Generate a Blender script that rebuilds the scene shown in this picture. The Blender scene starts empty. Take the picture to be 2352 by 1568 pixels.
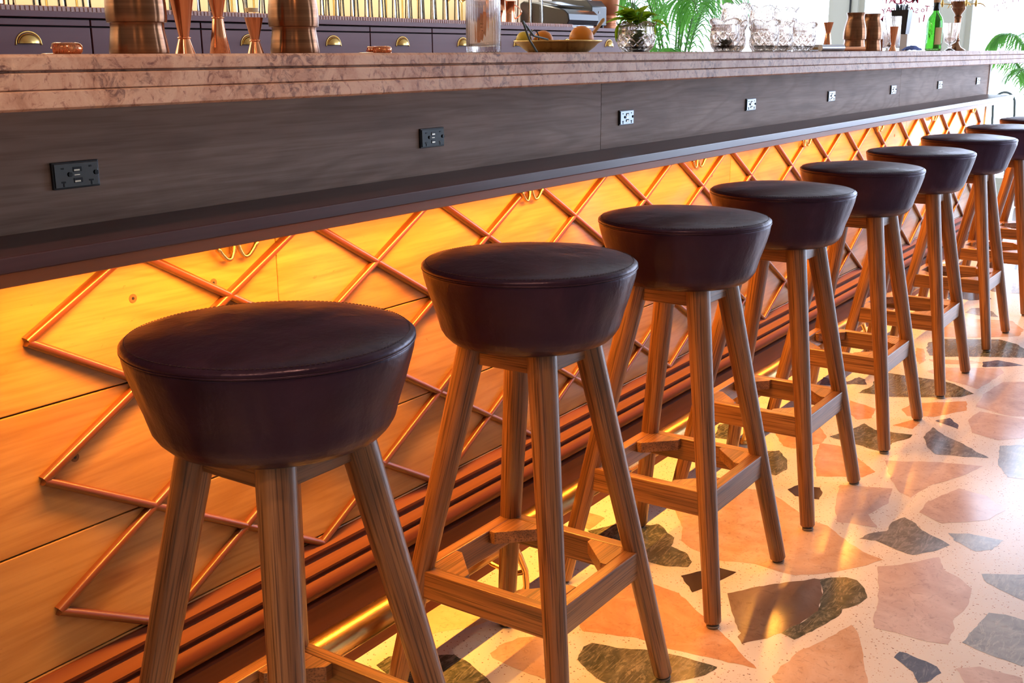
import bpy, bmesh, math, random
from mathutils import Vector, Matrix, noise
PI = math.pi
random.seed(11)
SC = bpy.context.scene
COL = SC.collection
# ---------------------------------------------------------------- camera
cam_d = bpy.data.cameras.new('camera')
cam = bpy.data.objects.new('camera', cam_d)
COL.objects.link(cam)
SC.camera = cam
YAW, PITCH, ROLL = math.radians(55.4706), math.radians(14.5757), math.radians(-0.3915)
F = Vector((math.sin(YAW)*math.cos(PITCH), math.cos(YAW)*math.cos(PITCH), -math.sin(PITCH)))
R0 = Vector((math.cos(YAW), -math.sin(YAW), 0)); U0 = R0.cross(F)
RT = R0*math.cos(ROLL) + U0*math.sin(ROLL); UP = -R0*math.sin(ROLL) + U0*math.cos(ROLL)
M = Matrix((RT, UP, -F)).transposed().to_4x4()
M.translation = Vector((0, -1.32, 1.08))
cam.matrix_world = M
cam_d.sensor_width = 36.0
cam_d.lens = 36.0*2530/2352
cam_d.clip_start = 0.01; cam_d.clip_end = 200
# ---------------------------------------------------------------- colour management, cycles switches
SC.view_settings.view_transform = 'Standard'
SC.view_settings.look = 'None'
SC.view_settings.exposure = 0.0
SC.view_settings.gamma = 1.0
SC.view_settings.use_curve_mapping = False
cy = SC.cycles
cy.use_denoising = True
cy.max_bounces = 10; cy.diffuse_bounces = 4; cy.glossy_bounces = 4
cy.transmission_bounces = 8; cy.transparent_max_bounces = 16
cy.caustics_reflective = False; cy.caustics_refractive = False
cy.sample_clamp_indirect = 6.0
cy.blur_glossy = 0.5
# ---------------------------------------------------------------- daylight outside
world = bpy.data.worlds.new('World'); SC.world = world; world.use_nodes = True
wt = world.node_tree; wt.nodes.clear()
w_out = wt.nodes.new('ShaderNodeOutputWorld'); w_bg = wt.nodes.new('ShaderNodeBackground')
w_bg.inputs['Color'].default_value = (0.69, 0.78, 1.0, 1); w_bg.inputs['Strength'].default_value = SKY = 8.0
wt.links.new(w_bg.outputs[0], w_out.inputs[0])

def area(name, loc, target, sx, sy, power, color, portal=False, spread=None):
    l = bpy.data.lights.new(name, 'AREA'); l.shape = 'RECTANGLE'; l.size = sx; l.size_y = sy
    l.energy = power; l.color = color
    if portal: l.cycles.is_portal = True
    if spread: l.spread = spread
    o = bpy.data.objects.new(name, l); COL.objects.link(o)
    o.location = loc
    o.rotation_euler = (Vector(target)-Vector(loc)).to_track_quat('-Z', 'Y').to_euler()
    return o
# windows through which the daylight enters (portals: they guide the sky light, they emit nothing)
LEDP, LEDC = 72.0, (1.0, .375, .045)
PENP = 46.0; BACKP = 48.0
area('window_portal', (9.52, 0.6, 1.75), (0, 0.6, 1.75), 10.6, 3.0, 1, (1, 1, 1), True)
area('window_portal', (7.1, -4.98, 1.8), (7.1, 0, 1.8), 4.2, 2.6, 1, (1, 1, 1), True)
area('window_portal', (7.2, 6.38, 1.75), (7.2, 0, 1.75), 4.2, 2.6, 1, (1, 1, 1), True)

# ---------------------------------------------------------------- materials
def mat(name, base=(.5, .5, .5), rough=.5, metal=0., **kw):
    m = bpy.data.materials.new(name); m.use_nodes = True
    b = m.node_tree.nodes['Principled BSDF']
    b.inputs['Base Color'].default_value = (*base, 1)
    b.inputs['Roughness'].default_value = rough
    b.inputs['Metallic'].default_value = metal
    for k, v in kw.items():
        b.inputs[k].default_value = v
    return m
def N(m, t, **kw):
    n = m.node_tree.nodes.new(t)
    for k, v in kw.items(): setattr(n, k, v)
    return n
def LK(m, a, b): m.node_tree.links.new(a, b)
def bsdf(m): return m.node_tree.nodes['Principled BSDF']
def coords(m, scale=(1, 1, 1), rot=(0, 0, 0)):
    tc = N(m, 'ShaderNodeTexCoord'); mp = N(m, 'ShaderNodeMapping')
    mp.inputs['Scale'].default_value = scale; mp.inputs['Rotation'].default_value = rot
    oi = N(m, 'ShaderNodeObjectInfo'); vm = N(m, 'ShaderNodeVectorMath', operation='MULTIPLY_ADD')
    LK(m, oi.outputs['Random'], vm.inputs[0]); vm.inputs[1].default_value = (3.1, 4.3, 2.7); LK(m, tc.outputs['Object'], vm.inputs[2])
    LK(m, vm.outputs[0], mp.inputs[0]); return mp.outputs[0]
def noise_n(m, vec, scale, detail=4, rough=.55, dist=0):
    n = N(m, 'ShaderNodeTexNoise'); n.inputs['Scale'].default_value = scale; n.inputs['Detail'].default_value = detail
    n.inputs['Roughness'].default_value = rough; n.inputs['Distortion'].default_value = dist
    if vec: LK(m, vec, n.inputs['Vector'])
    return n.outputs[0]
def ramp(m, fac, stops):
    r = N(m, 'ShaderNodeValToRGB'); e = r.color_ramp.elements
    while len(e) < len(stops): e.new(.5)
    for el, (p, c) in zip(e, stops): el.position = p; el.color = (*c, 1)
    LK(m, fac, r.inputs[0]); return r.outputs[0]
def mix(m, fac, a, b, mode='MIX'):
    n = N(m, 'ShaderNodeMix', data_type='RGBA', blend_type=mode)
    for s, v in ((n.inputs[0], fac), (n.inputs[6], a), (n.inputs[7], b)):
        if isinstance(v, (int, float)): s.default_value = v
        elif isinstance(v, tuple): s.default_value = (*v, 1)
        else: LK(m, v, s)
    return n.outputs[2]
def bump(m, h, strength=.3, dist=.002):
    b = N(m, 'ShaderNodeBump'); b.inputs['Strength'].default_value = strength; b.inputs['Distance'].default_value = dist
    LK(m, h, b.inputs['Height']); LK(m, b.outputs[0], bsdf(m).inputs['Normal'])
def rampf(m, fac, lo, hi):
    n = N(m, 'ShaderNodeMapRange'); LK(m, fac, n.inputs[0]); n.inputs[3].default_value = lo; n.inputs[4].default_value = hi; return n.outputs[0]

def wood(name, dark, mid, light, axis='X', fine=1., rough=.42, bmp=.25, pores=True, coat=0., swirl=.6, big=1.):
    """grain runs along the given local axis"""
    m = mat(name, mid, rough, **({'Coat Weight': coat, 'Coat Roughness': .2} if coat else {}))
    lo, hi = .7*fine, 36*fine
    sc = {'X': (lo, hi, hi), 'Y': (hi, lo, hi), 'Z': (hi, hi, lo)}[axis]
    v = coords(m, sc)
    n1 = noise_n(m, v, 1.0, 5, .6, swirl)
    sc2 = {'X': (lo*.5, hi*.35, hi*.35), 'Y': (hi*.35, lo*.5, hi*.35), 'Z': (hi*.35, hi*.35, lo*.5)}[axis]
    n2 = noise_n(m, coords(m, tuple(s*big for s in sc2)), 1.0, 3, .5, 1.2)
    c = ramp(m, n1, [(.28, dark), (.5, mid), (.72, light)])
    c = mix(m, rampf(m, n2, -.15, .75), c, mix(m, .5, mid, dark))
    h = n1
    if pores:
        sc3 = {'X': (6*fine, 420*fine, 420*fine), 'Y': (420*fine, 6*fine, 420*fine), 'Z': (420*fine, 420*fine, 6*fine)}[axis]
        n3 = noise_n(m, coords(m, sc3), 1.0, 2, .5)
        pr = ramp(m, n3, [(.36, (.28, .22, .18)), (.50, (1, 1, 1))])
        c = mix(m, .85, c, pr, 'MULTIPLY'); h = n3
    LK(m, c, bsdf(m).inputs['Base Color'])
    bump(m, h, bmp, .0012)
    return m

OAK = {a: wood('stained oak '+a, (.07, .029, .014), (.26, .115, .046), (.48, .235, .09), a, 1.0, .36, .35, coat=.25, swirl=.25) for a in 'XYZ'}
def figure(m, c, scale, k, col, amt, detail=2):
    # contour lines of a slow noise: the cathedral figure of sawn boards
    n = noise_n(m, coords(m, scale), 1.0, detail, .45, .5)
    mu = N(m, 'ShaderNodeMath', operation='MULTIPLY'); LK(m, n, mu.inputs[0]); mu.inputs[1].default_value = k
    si = N(m, 'ShaderNodeMath', operation='SINE'); LK(m, mu.outputs[0], si.inputs[0])
    return mix(m, rampf(m, si.outputs[0], 0, amt), c, mix(m, 1.0, c, col, 'MULTIPLY'))
def maple():
    m = mat('maple boards', (.6, .4, .2), .33, **{'Coat Weight': .3, 'Coat Roughness': .15})
    n1 = noise_n(m, coords(m, (1.3, 1, 13)), 1.0, 6, .6, 1.2)
    n2 = noise_n(m, coords(m, (.9, 1, 3.4)), 1.0, 3, .5, 2.2)
    n3 = noise_n(m, coords(m, (6, 6, 160)), 1.0, 2, .5)
    c = ramp(m, n1, [(.28, (.33, .165, .048)), (.5, (.47, .26, .085)), (.75, (.56, .345, .13))])
    c = mix(m, rampf(m, n2, -.1, .7), c, (.33, .17, .058))
    c = mix(m, .5, c, ramp(m, n3, [(.35, (.78, .7, .62)), (.55, (1, 1, 1))]), 'MULTIPLY')
    c = figure(m, c, (.9, 1, 4.5), 95, (.80, .70, .58), .5)
    # scattered scuffs
    n4 = noise_n(m, coords(m, (9, 1, 22)), 1.0, 6, .7, 3.0)
    c = mix(m, .8, c, ramp(m, n4, [(.26, (.35, .24, .16)), (.33, (1, 1, 1))]), 'MULTIPLY')
    # knots
    vo = N(m, 'ShaderNodeTexVoronoi'); LK(m, coords(m, (1.7, 1, 4.6)), vo.inputs['Vector']); vo.inputs['Scale'].default_value = 1.25
    c = mix(m, .9, c, ramp(m, vo.outputs['Distance'], [(.012, (.16, .07, .03)), (.05, (.8, .62, .5)), (.10, (1, 1, 1))]), 'MULTIPLY')
    LK(m, c, bsdf(m).inputs['Base Color']); bump(m, n1, .12, .001)
    return m
MAPLE = maple()
CHERRY = wood('cherry moulding', (.07, .018, .005), (.13, .036, .010), (.18, .06, .018), 'X', 1.5, .3, .15, False, .5)
MAHOG = wood('mahogany base', (.085, .022, .011), (.135, .040, .020), (.175, .056, .028), 'X', .8, .6, .12, False); bsdf(MAHOG).inputs['Specular IOR Level'].default_value = .18
def smoked():
    m = mat('smoked walnut panel', (.16, .1, .08), .6, **{'Specular IOR Level': .25})
    n1 = noise_n(m, coords(m, (.8, 1, 16)), 1.0, 6, .62, 1.3)
    n2 = noise_n(m, coords(m, (1.4, 1, 4.0)), 1.0, 4, .55, 3.2)
    n3 = noise_n(m, coords(m, (7, 7, 190)), 1.0, 2, .5)
    c = ramp(m, n1, [(.26, (.30, .20, .155)), (.5, (.48, .34, .27)), (.76, (.62, .46, .375))])
    c = mix(m, rampf(m, n2, -.25, .9), c, (.28, .185, .145))
    c = mix(m, .6, c, ramp(m, n3, [(.32, (.7, .66, .62)), (.56, (1, 1, 1))]), 'MULTIPLY')
    c = figure(m, c, (.7, 1, 4.2), 110, (.74, .71, .69), .6, 3)
    LK(m, c, bsdf(m).inputs['Base Color']); bump(m, n3, .1, .001)
    return m
SMOKED = smoked()
SHELFM = wood('dark shelf wood', (.036, .015, .016), (.062, .025, .030), (.09, .040, .048), 'X', 1.0, .30, .1, False, .12)
APRONM = wood('apron wood', (.26, .075, .020), (.40, .125, .035), (.48, .16, .05), 'X', .8, .4, .1, False)
def marble():
    m = mat('rosy limestone', (.55, .36, .27), .5, **{'Specular IOR Level': .3})
    v = coords(m)
    n1 = noise_n(m, v, 13, 9, .72, 1.0)
    c = ramp(m, n1, [(.3, (.36, .185, .125)), (.46, (.53, .325, .24)), (.60, (.64, .45, .35)), (.76, (.44, .26, .19))])
    n2 = noise_n(m, v, 34, 7, .7, 2.4)
    c = mix(m, .85, c, ramp(m, n2, [(.33, (.30, .20, .24)), (.41, (.72, .62, .62)), (.46, (1, 1, 1))]), 'MULTIPLY')
    n3 = noise_n(m, v, 5, 5, .6, 2.0)
    n4 = noise_n(m, v, 60, 4, .7, 1.0)
    patch = mix(m, ramp(m, n3, [(.50, (0, 0, 0)), (.58, (1, 1, 1))]), (1, 1, 1), ramp(m, n4, [(.40, (.30, .24, .28)), (.48, (.9, .88, .85)), (.62, (1.15, 1.15, 1.1))]))
    c = mix(m, .8, c, patch, 'MULTIPLY')
    LK(m, c, bsdf(m).inputs['Base Color']); bump(m, n2, .25, .001)
    return m
MARBLE = marble()
def leather():
    m = mat('oxblood leather', (.045, .018, .024), .33, **{'Specular IOR Level': .38, 'Specular Tint': (.82, .62, .95, 1)})
    n1 = noise_n(m, coords(m, (5, 9, 5)), 1.0, 6, .62, 1.0)
    c = ramp(m, n1, [(.3, (.012, .004, .011)), (.55, (.022, .008, .020)), (.8, (.048, .020, .038))])
    LK(m, c, bsdf(m).inputs['Base Color'])
    n2 = noise_n(m, coords(m, (140, 140, 140)), 1.0, 3, .6)
    n3 = noise_n(m, coords(m, (26, 26, 4)), 1.0, 3, .5, .4)
    s = N(m, 'ShaderNodeMath', operation='MULTIPLY_ADD'); LK(m, n3, s.inputs[0]); s.inputs[1].default_value = 4.0; LK(m, n2, s.inputs[2])
    bump(m, s.outputs[0], .17, .0024)
    LK(m, rampf(m, n1, .22, .42), bsdf(m).inputs['Roughness'])
    return m
LEATHER = leather()
STITCH = mat('brown thread', (.045, .022, .024), .7)
BRASS = mat('polished brass', (.86, .58, .20), .27, 1.0)
RAILM = mat('worn brass rail', (.72, .46, .16), .24, 1.0)
def rail_scuff():
    n = noise_n(RAILM, coords(RAILM, (3, 14, 14)), 1.0, 5, .6)
    LK(RAILM, ramp(RAILM, n, [(.4, (.30, .19, .08)), (.55, (.76, .50, .18))]), bsdf(RAILM).inputs['Base Color'])
    LK(RAILM, rampf(RAILM, n, .42, .16), bsdf(RAILM).inputs['Roughness'])
rail_scuff()
COPPER = mat('bright copper', (.93, .42, .22), .14, 1.0)
def aged():
    m = mat('brushed dark copper', (.45, .2, .1), .24, 1.0, Anisotropic=.85, **{'Anisotropic Rotation': .25})
    n = noise_n(m, coords(m, (1, 1, 170)), 1.0, 3, .6)
    LK(m, ramp(m, n, [(.3, (.19, .088, .046)), (.7, (.32, .155, .08))]), bsdf(m).inputs['Base Color'])
    return m
AGED = aged()
STEEL = mat('steel', (.6, .62, .66), .28, 1.0)
BLACKP = mat('black plastic', (.012, .013, .017), .3)
GREYP = mat('grey rubber glide', (.18, .17, .17), .5)
DARKGAP = mat('dark gap', (.006, .004, .005), .8)
CABM = wood('plum painted drawer front', (.17, .048, .052), (.20, .060, .066), (.23, .075, .08), 'X', .5, .42, .04, False); bsdf(CABM).inputs['Specular IOR Level'].default_value = .55
CREAM = mat('cream paint', (.72, .69, .58), .5)
WHITE = mat('white paint', (.82, .82, .80), .6)
OUTP = mat('graphite outlet plate', (.11, .125, .15), .09, .9)
OUTH = mat('outlet slots', (.01, .01, .012), .5)
USBM = mat('usb metal', (.75, .68, .55), .35, 1.0)
ORANGE = mat('orange peel', (.95, .29, .006), .4)
bump(ORANGE, noise_n(ORANGE, coords(ORANGE, (300, 300, 300)), 1.0, 2), .25, .001)
LEMON = mat('lemon peel', (.9, .62, .05), .4)
def leafm(name, a, b, rough=.45):
    m = mat(name, a, rough, **{'Transmission Weight': .0})
    n = noise_n(m, coords(m, (30, 30, 30)), 1.0, 4)
    LK(m, ramp(m, n, [(.35, a), (.65, b)]), bsdf(m).inputs['Base Color'])
    tr = N(m, 'ShaderNodeBsdfTranslucent'); tr.inputs[0].default_value = (b[0]*1.6, b[1]*1.5, b[2], 1)
    ms = N(m, 'ShaderNodeMixShader'); ms.inputs[0].default_value = .5
    out = m.node_tree.nodes['Material Output']
    LK(m, bsdf(m).outputs[0], ms.inputs[1]); LK(m, tr.outputs[0], ms.inputs[2]); LK(m, ms.outputs[0], out.inputs[0])
    return m
MINT = leafm('mint leaf', (.09, .17, .01), (.24, .38, .02))
PALM = leafm('palm leaf', (.06, .20, .05), (.16, .42, .10), .3)
STEM = mat('green stem', (.12, .22, .05), .5)
SOIL = mat('potting soil', (.03, .02, .015), .9)
POTM = mat('terracotta', (.35, .14, .08), .6)
def thin_glass(name, tint=(1, 1, 1), ior=1.45, refl=1.0):
    m = bpy.data.materials.new(name); m.use_nodes = True; nt = m.node_tree; nt.nodes.clear()
    out = nt.nodes.new('ShaderNodeOutputMaterial'); ms = nt.nodes.new('ShaderNodeMixShader')
    tr = nt.nodes.new('ShaderNodeBsdfTransparent'); tr.inputs[0].default_value = (*tint, 1)
    gl = nt.nodes.new('ShaderNodeBsdfGlossy'); gl.inputs['Roughness'].default_value = .02
    fr = nt.nodes.new('ShaderNodeFresnel'); fr.inputs['IOR'].default_value = ior
    nt.links.new(fr.outputs[0], ms.inputs[0]); nt.links.new(tr.outputs[0], ms.inputs[1]); nt.links.new(gl.outputs[0], ms.inputs[2])
    nt.links.new(ms.outputs[0], out.inputs[0]); return m
PANE = thin_glass('window glass', (.97, .99, 1.0))
THING = thin_glass('thin clear glass', (.99, .985, .96), 1.13)
def glass(name, col=(1, 1, 1), rough=0.0, ior=1.46):
    return mat(name, col, rough, **{'Transmission Weight': 1.0, 'IOR': ior})
CUTG = glass('cut crystal', (1, .95, .91))
def crystal():
    m = CUTG; tr = N(m, 'ShaderNodeBsdfTransparent'); tr.inputs[0].default_value = (.95, .86, .80, 1)
    ms = N(m, 'ShaderNodeMixShader'); ms.inputs[0].default_value = .12; out = m.node_tree.nodes['Material Output']
    LK(m, bsdf(m).outputs[0], ms.inputs[1]); LK(m, tr.outputs[0], ms.inputs[2]); LK(m, ms.outputs[0], out.inputs[0])
crystal()
GREENG = glass('green bottle glass', (.15, .38, .09))
BLUEC = mat('blue cloth', (.10, .14, .38), .8)
KRAFT = mat('kraft label', (.62, .40, .18), .7)
PAPER = mat('paper', (.75, .76, .80), .7)
CORK = mat('cork', (.50, .27, .12), .8)
WAX = mat('candle wax', (.85, .70, .45), .5)
TWOOD = mat('tool wood', (.65, .38, .14), .5)
LETTER = mat('red window lettering', (.42, .03, .06), .6)
TREAD = mat('pink ribbed bar mat', (.62, .36, .30), .35)
IRON = mat('dark green iron', (.09, .12, .11), .5)
EMIT = mat('warm led strip', (1, .5, .1), .5, **{'Emission Color': (1, .42, .07, 1), 'Emission Strength': 5.0})
STONE = {}
def stone(key, cols, scale=9, dist=1.5, rough=.16, line=None):
    m = mat('terrazzo shard '+key, cols[1], rough)
    v = coords(m)
    n = noise_n(m, v, scale, 7, .62, dist)
    c = ramp(m, n, [(.3, cols[0]), (.5, cols[1]), (.7, cols[2])])
    n2 = noise_n(m, v, scale*4, 6, .7, 2.5)
    c = mix(m, .55, c, ramp(m, n2, [(.36, (.62, .60, .60)), (.46, (1, 1, 1))]), 'MULTIPLY')
    if line:
        n3 = noise_n(m, coords(m, (3, 14, 3), (0, 0, .5)), 3.0, 6, .7, 3.5)
        c = mix(m, ramp(m, n3, [(.52, (0, 0, 0)), (.60, (.5, .5, .5)), (.66, (0, 0, 0))]), c, line)
    LK(m, c, bsdf(m).inputs['Base Color']); STONE[key] = m
stone('peach', [(.58, .38, .26), (.66, .46, .34), (.73, .55, .44)])
stone('orange', [(.58, .30, .16), (.66, .37, .21), (.72, .46, .30)])
stone('pink', [(.54, .42, .41), (.61, .49, .48), (.70, .59, .58)])
stone('sand', [(.66, .50, .30), (.74, .58, .38), (.78, .66, .48)])
stone('brown', [(.15, .10, .08), (.20, .14, .115), (.26, .19, .155)], 5)
stone('green', [(.045, .055, .04), (.09, .10, .08), (.19, .19, .14)], 14, 3, line=(.42, .40, .32))
stone('slate', [(.13, .14, .16), (.20, .21, .23), (.30, .31, .33)], 12, 2.5, line=(.5, .5, .52))
stone('blue', [(.24, .29, .36), (.34, .40, .48), (.46, .52, .58)], 7, 2.5, line=(.62, .66, .7))
stone('navy', [(.05, .06, .11), (.08, .09, .16), (.13, .15, .24)], 7, line=(.3, .32, .4))
stone('black', [(.022, .015, .016), (.035, .024, .025), (.055, .038, .04)], 5)
def cement():
    m = mat('terrazzo cement', (.78, .70, .60), .2)
    c = (.80, .72, .63)
    v = coords(m)
    base = ramp(m, noise_n(m, v, 3, 4), [(.3, (.74, .72, .70)), (.7, (.84, .82, .80))])
    for s, thr, col in ((200, .33, (.42, .26, .20)), (120, .22, (.30, .24, .22)), (320, .36, (.60, .48, .40))):
        vo = N(m, 'ShaderNodeTexVoronoi'); LK(m, v, vo.inputs['Vector']); vo.inputs['Scale'].default_value = s
        vo.inputs['Randomness'].default_value = 1
        pick = N(m, 'ShaderNodeSeparateColor'); LK(m, vo.outputs['Color'], pick.inputs[0])
        g = N(m, 'ShaderNodeMath', operation='GREATER_THAN'); LK(m, pick.outputs[0], g.inputs[0]); g.inputs[1].default_value = .90
        l = N(m, 'ShaderNodeMath', operation='LESS_THAN'); LK(m, vo.outputs['Distance'], l.inputs[0]); l.inputs[1].default_value = thr
        k = N(m, 'ShaderNodeMath', operation='MULTIPLY'); LK(m, g.outputs[0], k.inputs[0]); LK(m, l.outputs[0], k.inputs[1])
        base = mix(m, k.outputs[0], base, col)
    LK(m, base, bsdf(m).inputs['Base Color'])
    return m
STONE['cement'] = cement()

# ---------------------------------------------------------------- mesh helpers
class MB:
    def __init__(s): s.v = []; s.f = []; s.mi = []; s.cur = 0
    def add(s, vs, fs):
        b = len(s.v); s.v += [tuple(x) for x in vs]
        for f in fs: s.f.append(tuple(b+i for i in f)); s.mi.append(s.cur)
        return s
    def box(s, c, d, rz=0, M=None):
        x, y, z = d[0]/2, d[1]/2, d[2]/2
        vs = [Vector((i*x, j*y, k*z)) for i in (-1, 1) for j in (-1, 1) for k in (-1, 1)]
        R = M or Matrix.Rotation(rz, 3, 'Z')
        vs = [R @ v + Vector(c) for v in vs]
        return s.add(vs, [(0, 1, 3, 2), (4, 6, 7, 5), (0, 4, 5, 1), (2, 3, 7, 6), (0, 2, 6, 4), (1, 5, 7, 3)])
    def b2(s, a, b): return s.box([(p+q)/2 for p, q in zip(a, b)], [abs(q-p) for p, q in zip(a, b)])
    def tube(s, pts, r, n=12, cap=True, closed=False):
        pts = [Vector(p) for p in pts]; m = len(pts)
        rs = r if isinstance(r, (list, tuple)) else [r]*m
        ref = Vector((0, 0, 1)); rings = []; prev = None
        for i, p in enumerate(pts):
            if closed: t = (pts[(i+1) % m]-pts[i-1]).normalized()
            else: t = (pts[min(i+1, m-1)]-pts[max(i-1, 0)]).normalized()
            if prev is None:
                a = t.cross(ref)
                if a.length < 1e-3: a = t.cross(Vector((1, 0, 0)))
                a.normalize()
            else:
                a = (prev - t*prev.dot(t)); a.normalize()
            prev = a; b = t.cross(a)
            rings.append([p+(a*math.cos(2*PI*k/n)+b*math.sin(2*PI*k/n))*rs[i] for k in range(n)])
        vs = [v for q in rings for v in q]; fs = []
        for i in range(m if closed else m-1):
            j = (i+1) % m
            for k in range(n): fs.append((i*n+k, i*n+(k+1) % n, j*n+(k+1) % n, j*n+k))
        if cap and not closed: fs += [tuple(reversed(range(n))), tuple((m-1)*n+k for k in range(n))]
        return s.add(vs, fs)
    def lathe(s, prof, n=48, c=(0, 0, 0), fn=None, capb=True, capt=True, ax=None):
        vs = []; fs = []
        for i, (r, z) in enumerate(prof):
            for k in range(n):
                a = 2*PI*k/n; rr, zz = (r, z) if fn is None else fn(r, z, a, i)
                v = Vector((rr*math.cos(a), rr*math.sin(a), zz))
                if ax: v = ax @ v
                vs.append(v+Vector(c))
        for i in range(len(prof)-1):
            for k in range(n): fs.append((i*n+k, i*n+(k+1) % n, (i+1)*n+(k+1) % n, (i+1)*n+k))
        if capb: fs.append(tuple(reversed(range(n))))
        if capt: fs.append(tuple((len(prof)-1)*n+k for k in range(n)))
        return s.add(vs, fs)
    def prism_x(s, poly, x0, x1):
        n = len(poly)
        vs = [(x0, y, z) for y, z in poly]+[(x1, y, z) for y, z in poly]
        fs = [(i, (i+1) % n, n+(i+1) % n, n+i) for i in range(n)]+[tuple(reversed(range(n))), tuple(range(n, 2*n))]
        return s.add(vs, fs)
    def prism_z(s, poly, z0, z1):
        n = len(poly)
        vs = [(x, y, z0) for x, y in poly]+[(x, y, z1) for x, y in poly]
        fs = [(i, (i+1) % n, n+(i+1) % n, n+i) for i in range(n)]+[tuple(reversed(range(n))), tuple(range(n, 2*n))]
        return s.add(vs, fs)
    def build(s, name, m, parent=None, smooth=None, bevel=0, subd=0, fix=True):
        me = bpy.data.meshes.new(name); me.from_pydata(s.v, [], s.f)
        ms = m if isinstance(m, (list, tuple)) else [m]
        for q in ms: me.materials.append(q)
        for p, i in zip(me.polygons, s.mi): p.material_index = i
        if fix:
            bm = bmesh.new(); bm.from_mesh(me); bmesh.ops.recalc_face_normals(bm, faces=bm.faces); bm.to_mesh(me); bm.free()
        if smooth is not None:
            for p in me.polygons: p.use_smooth = True
            me.set_sharp_from_angle(angle=math.radians(smooth))
        o = bpy.data.objects.new(name, me); COL.objects.link(o)
        if parent: o.parent = parent
        if bevel:
            b = o.modifiers.new('bevel', 'BEVEL'); b.width = bevel; b.segments = 2; b.limit_method = 'ANGLE'; b.angle_limit = math.radians(40)
            b.harden_normals = False
        if subd:
            b = o.modifiers.new('sub', 'SUBSURF'); b.levels = subd; b.render_levels = subd
        return o
def tag(o, label=None, cat=None, group=None, kind=None):
    if label: o['label'] = label
    if cat: o['category'] = cat
    if group: o['group'] = group
    if kind: o['kind'] = kind
    return o
def thing(name, loc, label, cat, group=None, rz=0):
    o = bpy.data.objects.new(name, None); COL.objects.link(o); o.location = loc; o.rotation_euler = (0, 0, rz)
    o.empty_display_size = .05
    return tag(o, label, cat, group)
def structure(o): o['kind'] = 'structure'; return o
def copy_tree(o, parent=None):
    c = o.copy(); COL.objects.link(c); c.parent = parent
    for ch in list(o.children): copy_tree(ch, c)
    return c

def smooth_path(c, k=4):
    c = [Vector(p) for p in c]; out = []
    for i in range(len(c)-1):
        p0, p1, p2, p3 = c[max(i-1, 0)], c[i], c[i+1], c[min(i+2, len(c)-1)]
        for j in range(k):
            t = j/k; out.append(.5*((2*p1)+(p2-p0)*t+(2*p0-5*p1+4*p2-p3)*t*t+(-p0+3*p1-3*p2+p3)*t**3))
    return out+[c[-1]]
def text_mesh(name, ch, size, parent, mw):
    c = bpy.data.curves.new('text', 'FONT'); c.body = ch; c.size = size; c.extrude = .0006; c.offset = size*.02; c.align_x = 'CENTER'
    t = bpy.data.objects.new('text', c); COL.objects.link(t)
    dg = bpy.context.evaluated_depsgraph_get(); dg.update()
    me = bpy.data.meshes.new_from_object(t.evaluated_get(dg)); bpy.data.objects.remove(t); bpy.data.curves.remove(c)
    me.materials.clear(); me.materials.append(LETTER)
    o = bpy.data.objects.new(name, me); COL.objects.link(o); o.parent = parent; o.matrix_local = mw; return o
SCREWS = [(.9625, .7468), (1.1096, .7443), (.8438, .5425), (2.93, .7445), (3.9134, .5963), (4.74, .7450)]
PLUG = mat('dark wood plug', (.16, .075, .03), .6)

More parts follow.
